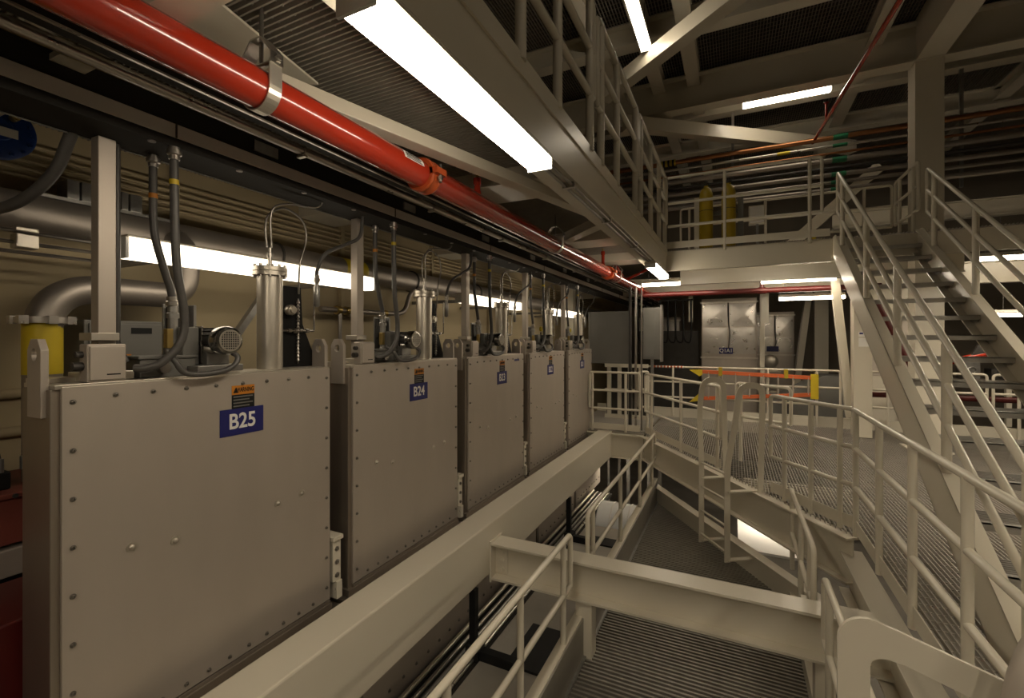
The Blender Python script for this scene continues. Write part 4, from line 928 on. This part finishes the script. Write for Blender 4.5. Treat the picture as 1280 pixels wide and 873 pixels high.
# ------------------------------------------------------------------ rear hall
def clad(label, x0, x1, y, z0, z1, txt, group='metal clad cabinets at the rear'):
    t = thing('clad_cabinet', label, 'cabinet', ((x0+x1)/2, y, z0), group)
    b = MB(); b.box(x0, x1, y, y+.8, z0, z1); b.build('body', 'alu', t, .01)
    zm = z0+(z1-z0)*.62
    b = MB(); b.box(x0-.03, x1+.03, y-.03, y, 1.18, 1.22); b.box(x0-.03, x1+.03, y-.03, y, z1-.12, z1-.08); b.build('stiffener', 'bright', t)
    b = MB(); b.tube(spline([((x0+x1)/2-.01, y-.02, z1-.1), ((x0+x1)/2, y-.03, z1-.6), ((x0+x1)/2+.03, y-.02, z1-.9), ((x0+x1)/2, y-.02, 1.45)], 6), .012, 8); b.build('seam_cable', 'dark', t)
    b = MB()
    for s_ in (0, 1):
        xa, xb = (x0+.03, (x0+x1)/2-.03) if s_ == 0 else ((x0+x1)/2+.03, x1-.03)
        b.add([(xa, y-.006, 1.30), (xb, y-.006, 1.30), (xb, y-.006, z1-.75), (xa, y-.006, z1-.75), ((xa+xb)/2, y-.012, 1.7)], [(0,1,4),(1,2,4),(2,3,4),(3,0,4)])
        b.add([(xa, y-.006, z1-.72), (xb, y-.006, z1-.72), (xb, y-.006, z1-.15), (xa, y-.006, z1-.15), (xa*.4+xb*.6, y-.018, z1-.4)], [(0,1,4),(1,2,4),(2,3,4),(3,0,4)])
    b.build('dented_sheet', 'steel', t)
    b = MB(); b.box((x0+x1)/2-.22, (x0+x1)/2+.10, y-.02, y-.006, 1.30, 1.46); sg_ = b.build('number_sign', 'blue', t)
    if txt: text_obj(txt, 'sign_text', .13, sg_, ((x0+x1)/2-.06, y-.02, 1.38), (1,0,0), (0,0,1), 'white', .95, .002)
clad('shiny metal clad cabinet with a blue Q1A1 sign behind the rear rail', -.76, .52, 13.0, -.6, 2.72, 'Q1A1')
clad('dimmer metal clad cabinet right of the one signed Q1A1', .62, 1.62, 16.0, -.6, 2.5, '')
clad('dark metal clad cabinet left of the one signed Q1A1', -2.9, -1.6, 16.0, -.6, 2.4, '')
t = thing('thin_white_post', 'thin white post between the two metal clad cabinets', 'post', (.60, 12.5, 0))
b = MB(); b.box(.56, .66, 12.4, 12.5, -.5, 2.9); b.build('shaft', 'paint', t, .004); b = MB(); b.box(.58, .74, 12.36, 12.40, 2.05, 2.9); b.build('strut_cover', 'paint', t)
b = MB(); b.box(-1.02, -.92, 12.3, 12.36, 2.1, 2.9); tag(b.build('hanging_strut', 'paint', bevel=.004), 'short white strut hanging left of the Q1A1 cabinet', 'strut')
t = thing('round_window_flange', 'polished round flange low beside the thin white post', 'flange', (.85, 13.2, .3))
b = MB(); b.sphere((.83, 13.2, 1.12), .17, 20, 12, (1,.5,1)); b.build('dome', 'bright', t); b = MB(); b.box(.65, 1.05, 13.15, 13.25, .85, .93); b.box(.72, .80, 13.15, 13.25, -.5, .9); b.box(.65, 1.05, 13.15, 13.25, .30, .38); b.build('bracket', 'paint', t)
b = MB(); b.box(2.0, 2.32, 15, 15.3, -1, 3.2); tag(b.build('rear_column', 'paint', bevel=.005), 'pale upright column far back in the dim hall', 'column')
b = MB(); b.bar((1.25, 14.9, -2.3), (1.85, 14.9, 3.0), .34, .15); tag(b.build('rear_brace', 'paint', bevel=.005), 'pale leaning brace left of the far column', 'brace')
t = thing('support_column', 'white column with small notices behind the staircase', 'column', (1.97, 9.75, 0))
b = MB(); b.box(1.85, 2.11, 9.65, 9.9, 0, 3.0); b.build('shaft', 'paint', t, .006)
b = MB(); b.box(1.92, 2.03, 9.645, 9.65, 1.72, 1.80); nt_ = b.build('notice', 'white', t); b = MB(); b.box(1.93, 1.98, 9.642, 9.645, 1.76, 1.79); b.build('blue_mark', 'blue', nt_)
b = MB(); b.box(1.92, 2.06, 9.645, 9.65, 1.55, 1.70); b.build('paper_notice', 'white', t)
b = MB(); b.bar((1.62, 9.9, 2.75), (1.85, 9.9, .3), .12, .13); tag(b.build('leaning_brace', 'paint', bevel=.004), 'cream brace leaning on the white column', 'brace')
RL = 'rear lights below the upper deck'
lampfix('lit fixture at the rear just right of the red sprinkler main', RL, 0, (-1.02, 9.55, 2.74), 1.3, .12, hung=3.05, lens='dimlens')
lampfix('upper of the two lit fixtures left of the stair stringer', RL, 0, (1.02, 9.62, 2.70), 1.15, .12, hung=3.05, lens='dimlens')
lampfix('lower of the two lit fixtures left of the stair stringer', RL, 0, (1.30, 10.2, 2.42), 1.05, .12, hung=3.05, lens='dimlens')
lampfix('narrow lit fixture tucked under the left of the deck front', RL, 0, (-.70, 8.05, 2.84), .6, .12, hung=3.05, lens='dimlens')
lampfix('narrow lit fixture tucked under the right of the deck front', RL, 0, (.72, 8.05, 2.82), 1.0, .12, hung=3.05, lens='dimlens')
for c, lb in (((3.95, 9.5, 2.88), 'lower lit fixture right of the stairs in the rear hall'), ((4.35, 10.1, 3.15), 'upper lit fixture right of the stairs in the rear hall'), ((4.5, 10.4, 2.05), 'lowest lit fixture at the right edge of the rear hall')):
    lampfix(lb, RL, 0, c, 1.2, .12, hung=c[2]+.5, lens='dimlens')
t = thing('cross_sprinkler_pipe', 'dark red horizontal sprinkler pipe below the upper deck', 'pipe', (0, 9.9, 2.6))
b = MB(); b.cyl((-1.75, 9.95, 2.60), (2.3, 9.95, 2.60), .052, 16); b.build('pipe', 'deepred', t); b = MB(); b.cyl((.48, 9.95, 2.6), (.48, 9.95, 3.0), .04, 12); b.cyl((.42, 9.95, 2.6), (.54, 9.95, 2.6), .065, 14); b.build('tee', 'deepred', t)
for x, lb in ((2.95, 'white panelled wall unit behind the treads'),):
    t = thing('panel_unit', lb, 'panel', (x, 11.5, 0))
    b = MB(); b.box(x-.62, x+.62, 11.5, 11.7, 0, 2.9); b.build('body', 'paint', t, .005)
    for s_ in (-.3, .3): b = MB(); b.box(x+s_-.27, x+s_+.27, 11.48, 11.5, .95, 2.1); b.build('door', 'alu', t, .005)
    b = MB(); b.box(x-.5, x-.22, 11.475, 11.48, 1.92, 2.02); b.build('blue_label', 'blue', t)
t = thing('red_valve_pipe', 'dark red horizontal pipe with valve behind the stairs', 'pipe', (3.5, 10.9, .55))
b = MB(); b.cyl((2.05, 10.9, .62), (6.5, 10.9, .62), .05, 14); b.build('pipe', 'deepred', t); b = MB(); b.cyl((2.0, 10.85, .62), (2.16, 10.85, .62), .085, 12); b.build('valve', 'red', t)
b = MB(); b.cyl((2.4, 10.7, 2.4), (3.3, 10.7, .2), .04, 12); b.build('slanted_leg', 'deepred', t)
t = thing('red_lever_arm', 'red lever arm with a dark grip behind the upper treads', 'lever', (3.6, 10.8, 1.2))
b = MB(); b.cyl((3.0, 10.8, 1.12), (4.05, 10.8, 1.45), .055, 12); b.build('arm', 'red', t); b = MB(); b.lathe((4.0, 10.8, 1.43), (1,0,.3), [(0,0),(.07,.02),(.09,.12),(.07,.24),(0,.28)], 12); b.prism([(3.75, 10.75, 1.4), (4.0, 10.75, 1.45), (3.9, 10.75, 1.72)], (0,.05,0)); b.build('grip', 'dark', t); b = MB(); b.cyl((3.0, 10.8, 0), (3.0, 10.8, 1.12), .04, 10); b.build('stand', 'galv', t)
t = thing('optics_bench', 'cluttered metal equipment bench seen through the lower treads', 'bench', (4.3, 12.3, 0))
b = MB(); b.box(3.1, 6.4, 12.0, 12.7, .80, .88); b.build('bench_top', 'alu', t, .006)
for x in (3.2, 4.7, 6.2): b = MB(); b.box(x, x+.08, 12.05, 12.13, 0, .8); b.build('leg', 'paint', t)
for k in range(7):
    x = 3.25+k*.42; b = MB(); hh = .22+.12*((k*5) % 3)
    b.box(x, x+.26, 12.1, 12.4, .88, .88+hh); b.lathe((x+.13, 12.1, .88+hh*.55), (0,-1,0), [(0,0),(.07,0),(.07,.06),(.045,.06),(.045,.03),(0,.03)], 14); b.build('instrument', ['dark', 'bright', 'galv'][k % 3], t, .006)
t = thing('chrome_lamp', 'round chrome lamp housing behind the lower stair rail', 'lamp', (3.1, 10.3, .2))
b = MB(); b.sphere((3.05, 10.25, .30), .13, 18, 12, (1.2,.9,.8)); b.build('shell', 'steel', t); b = MB(); b.cyl((3.05, 10.25, 0), (3.05, 10.25, .2), .03, 10); b.lathe((3.05, 10.25, 0), (0,0,1), [(.1,0),(.1,.02),(0,.02)], 16); b.build('stand', 'dark', t)
# orange ladder on the rear rail
t = thing('extension_ladder', 'orange fibreglass ladder hung sideways on the rear rail', 'ladder', (.3, RV-.05, .45))
LY = RV-.07
for z0, z1, nm in ((.99, .93, 'top'), (.42, .60, 'low')):
    b = MB(); b.bar((-.62, LY, z0), (1.36, LY, z1), .03, .075); b.build('side_rail', 'ladder', t, .004)
for k in range(8):
    x = -.48+k*.255; b = MB(); z1 = .99-.06*(x+.62)/1.98; z0 = .42+.18*(x+.62)/1.98
    b.cyl((x, LY, z0), (x, LY, z1), .017, 10); b.build('rung', 'alu', t)
for z, s_ in ((.99, -1), (.42, 1)):
    b = MB(); b.prism([(-.86, LY-.02, z+.03), (-.60, LY-.02, z+.04), (-.60, LY-.02, z-.05+.02*s_), (-.66, LY-.02, z-.10*(1 if s_ < 0 else .3))], (0,.05,0)) if s_ < 0 else b.prism([(-.86, LY-.02, z-.09), (-.60, LY-.02, z-.04), (-.56, LY-.02, z+.06), (-.62, LY-.02, z+.15)], (0,.05,0))
    b.build('yellow_foot', 'yellow', t)
b = MB(); b.box(1.34, 1.47, LY-.03, LY+.03, .52, 1.0); b.build('yellow_end_cap', 'yellow', t, .004)
for x, zz in ((-.25, 1.0), (.93, .99)): b = MB(); b.box(x-.035, x+.035, LY-.035, RV+.03, zz-.09, zz+.09); b.build('hanging_hook', 'gasyel', t, .004)
t = thing('striped_barrier_tape', 'red and white striped tape wrapped on the rear rail', 'tape', (-1.2, RV, 1.07))
b = MB(); b.cyl((-1.62, RV, 1.07), (-.98, RV, 1.07), .0235, 12); bt = b.build('tape', 'white', t)
for k in range(9): b = MB(); x = -1.60+k*.07; b.cyl((x, RV, 1.07), (x+.035, RV, 1.07), .0245, 12); b.build('red_stripe', 'ladder', bt)
# grey sloped hopper behind the rear rail
t = thing('grey_hopper', 'dark grey sloped hopper behind the orange ladder', 'machine', (1.3, 12, 0))
b = MB(); b.prism([(.6, 11.6, 0), (2.1, 11.6, 0), (2.1, 11.6, .9), (1.7, 11.6, .9), (.9, 11.6, .42), (.6, 11.6, .42)], (0,.8,0)); b.build('body', 'greypaint', t, .01); b = MB(); b.box(.95, 1.15, 11.55, 11.6, .08, .3); b.build('hatch', 'dark', t)
# ------------------------------------------------------------------ camera, world, view
cam = bpy.data.cameras.new('camera'); co = bpy.data.objects.new('camera', cam); COL.objects.link(co)
cam.sensor_width = 36; cam.lens = 576/1280*36; cam.shift_y = -12.5/1280; cam.clip_start = .05
co.location = (0, 0, 1.68); co.rotation_euler = (math.radians(90), 0, math.radians(25.7))
SC.camera = co
w = bpy.data.worlds.new('world'); SC.world = w; w.use_nodes = True
w.node_tree.nodes['Background'].inputs['Color'].default_value = (.9, .8, .62, 1)
w.node_tree.nodes['Background'].inputs['Strength'].default_value = .04
SC.view_settings.view_transform = 'Standard'; SC.view_settings.look = 'None'
SC.view_settings.gamma = 1; SC.view_settings.use_curve_mapping = False; SC.view_settings.exposure = 0.75
SC.cycles.use_denoising = True
SC.cycles.max_bounces = 6; SC.cycles.diffuse_bounces = 4; SC.cycles.glossy_bounces = 3
SC.cycles.caustics_reflective = False; SC.cycles.caustics_refractive = False
SC.cycles.sample_clamp_indirect = 4
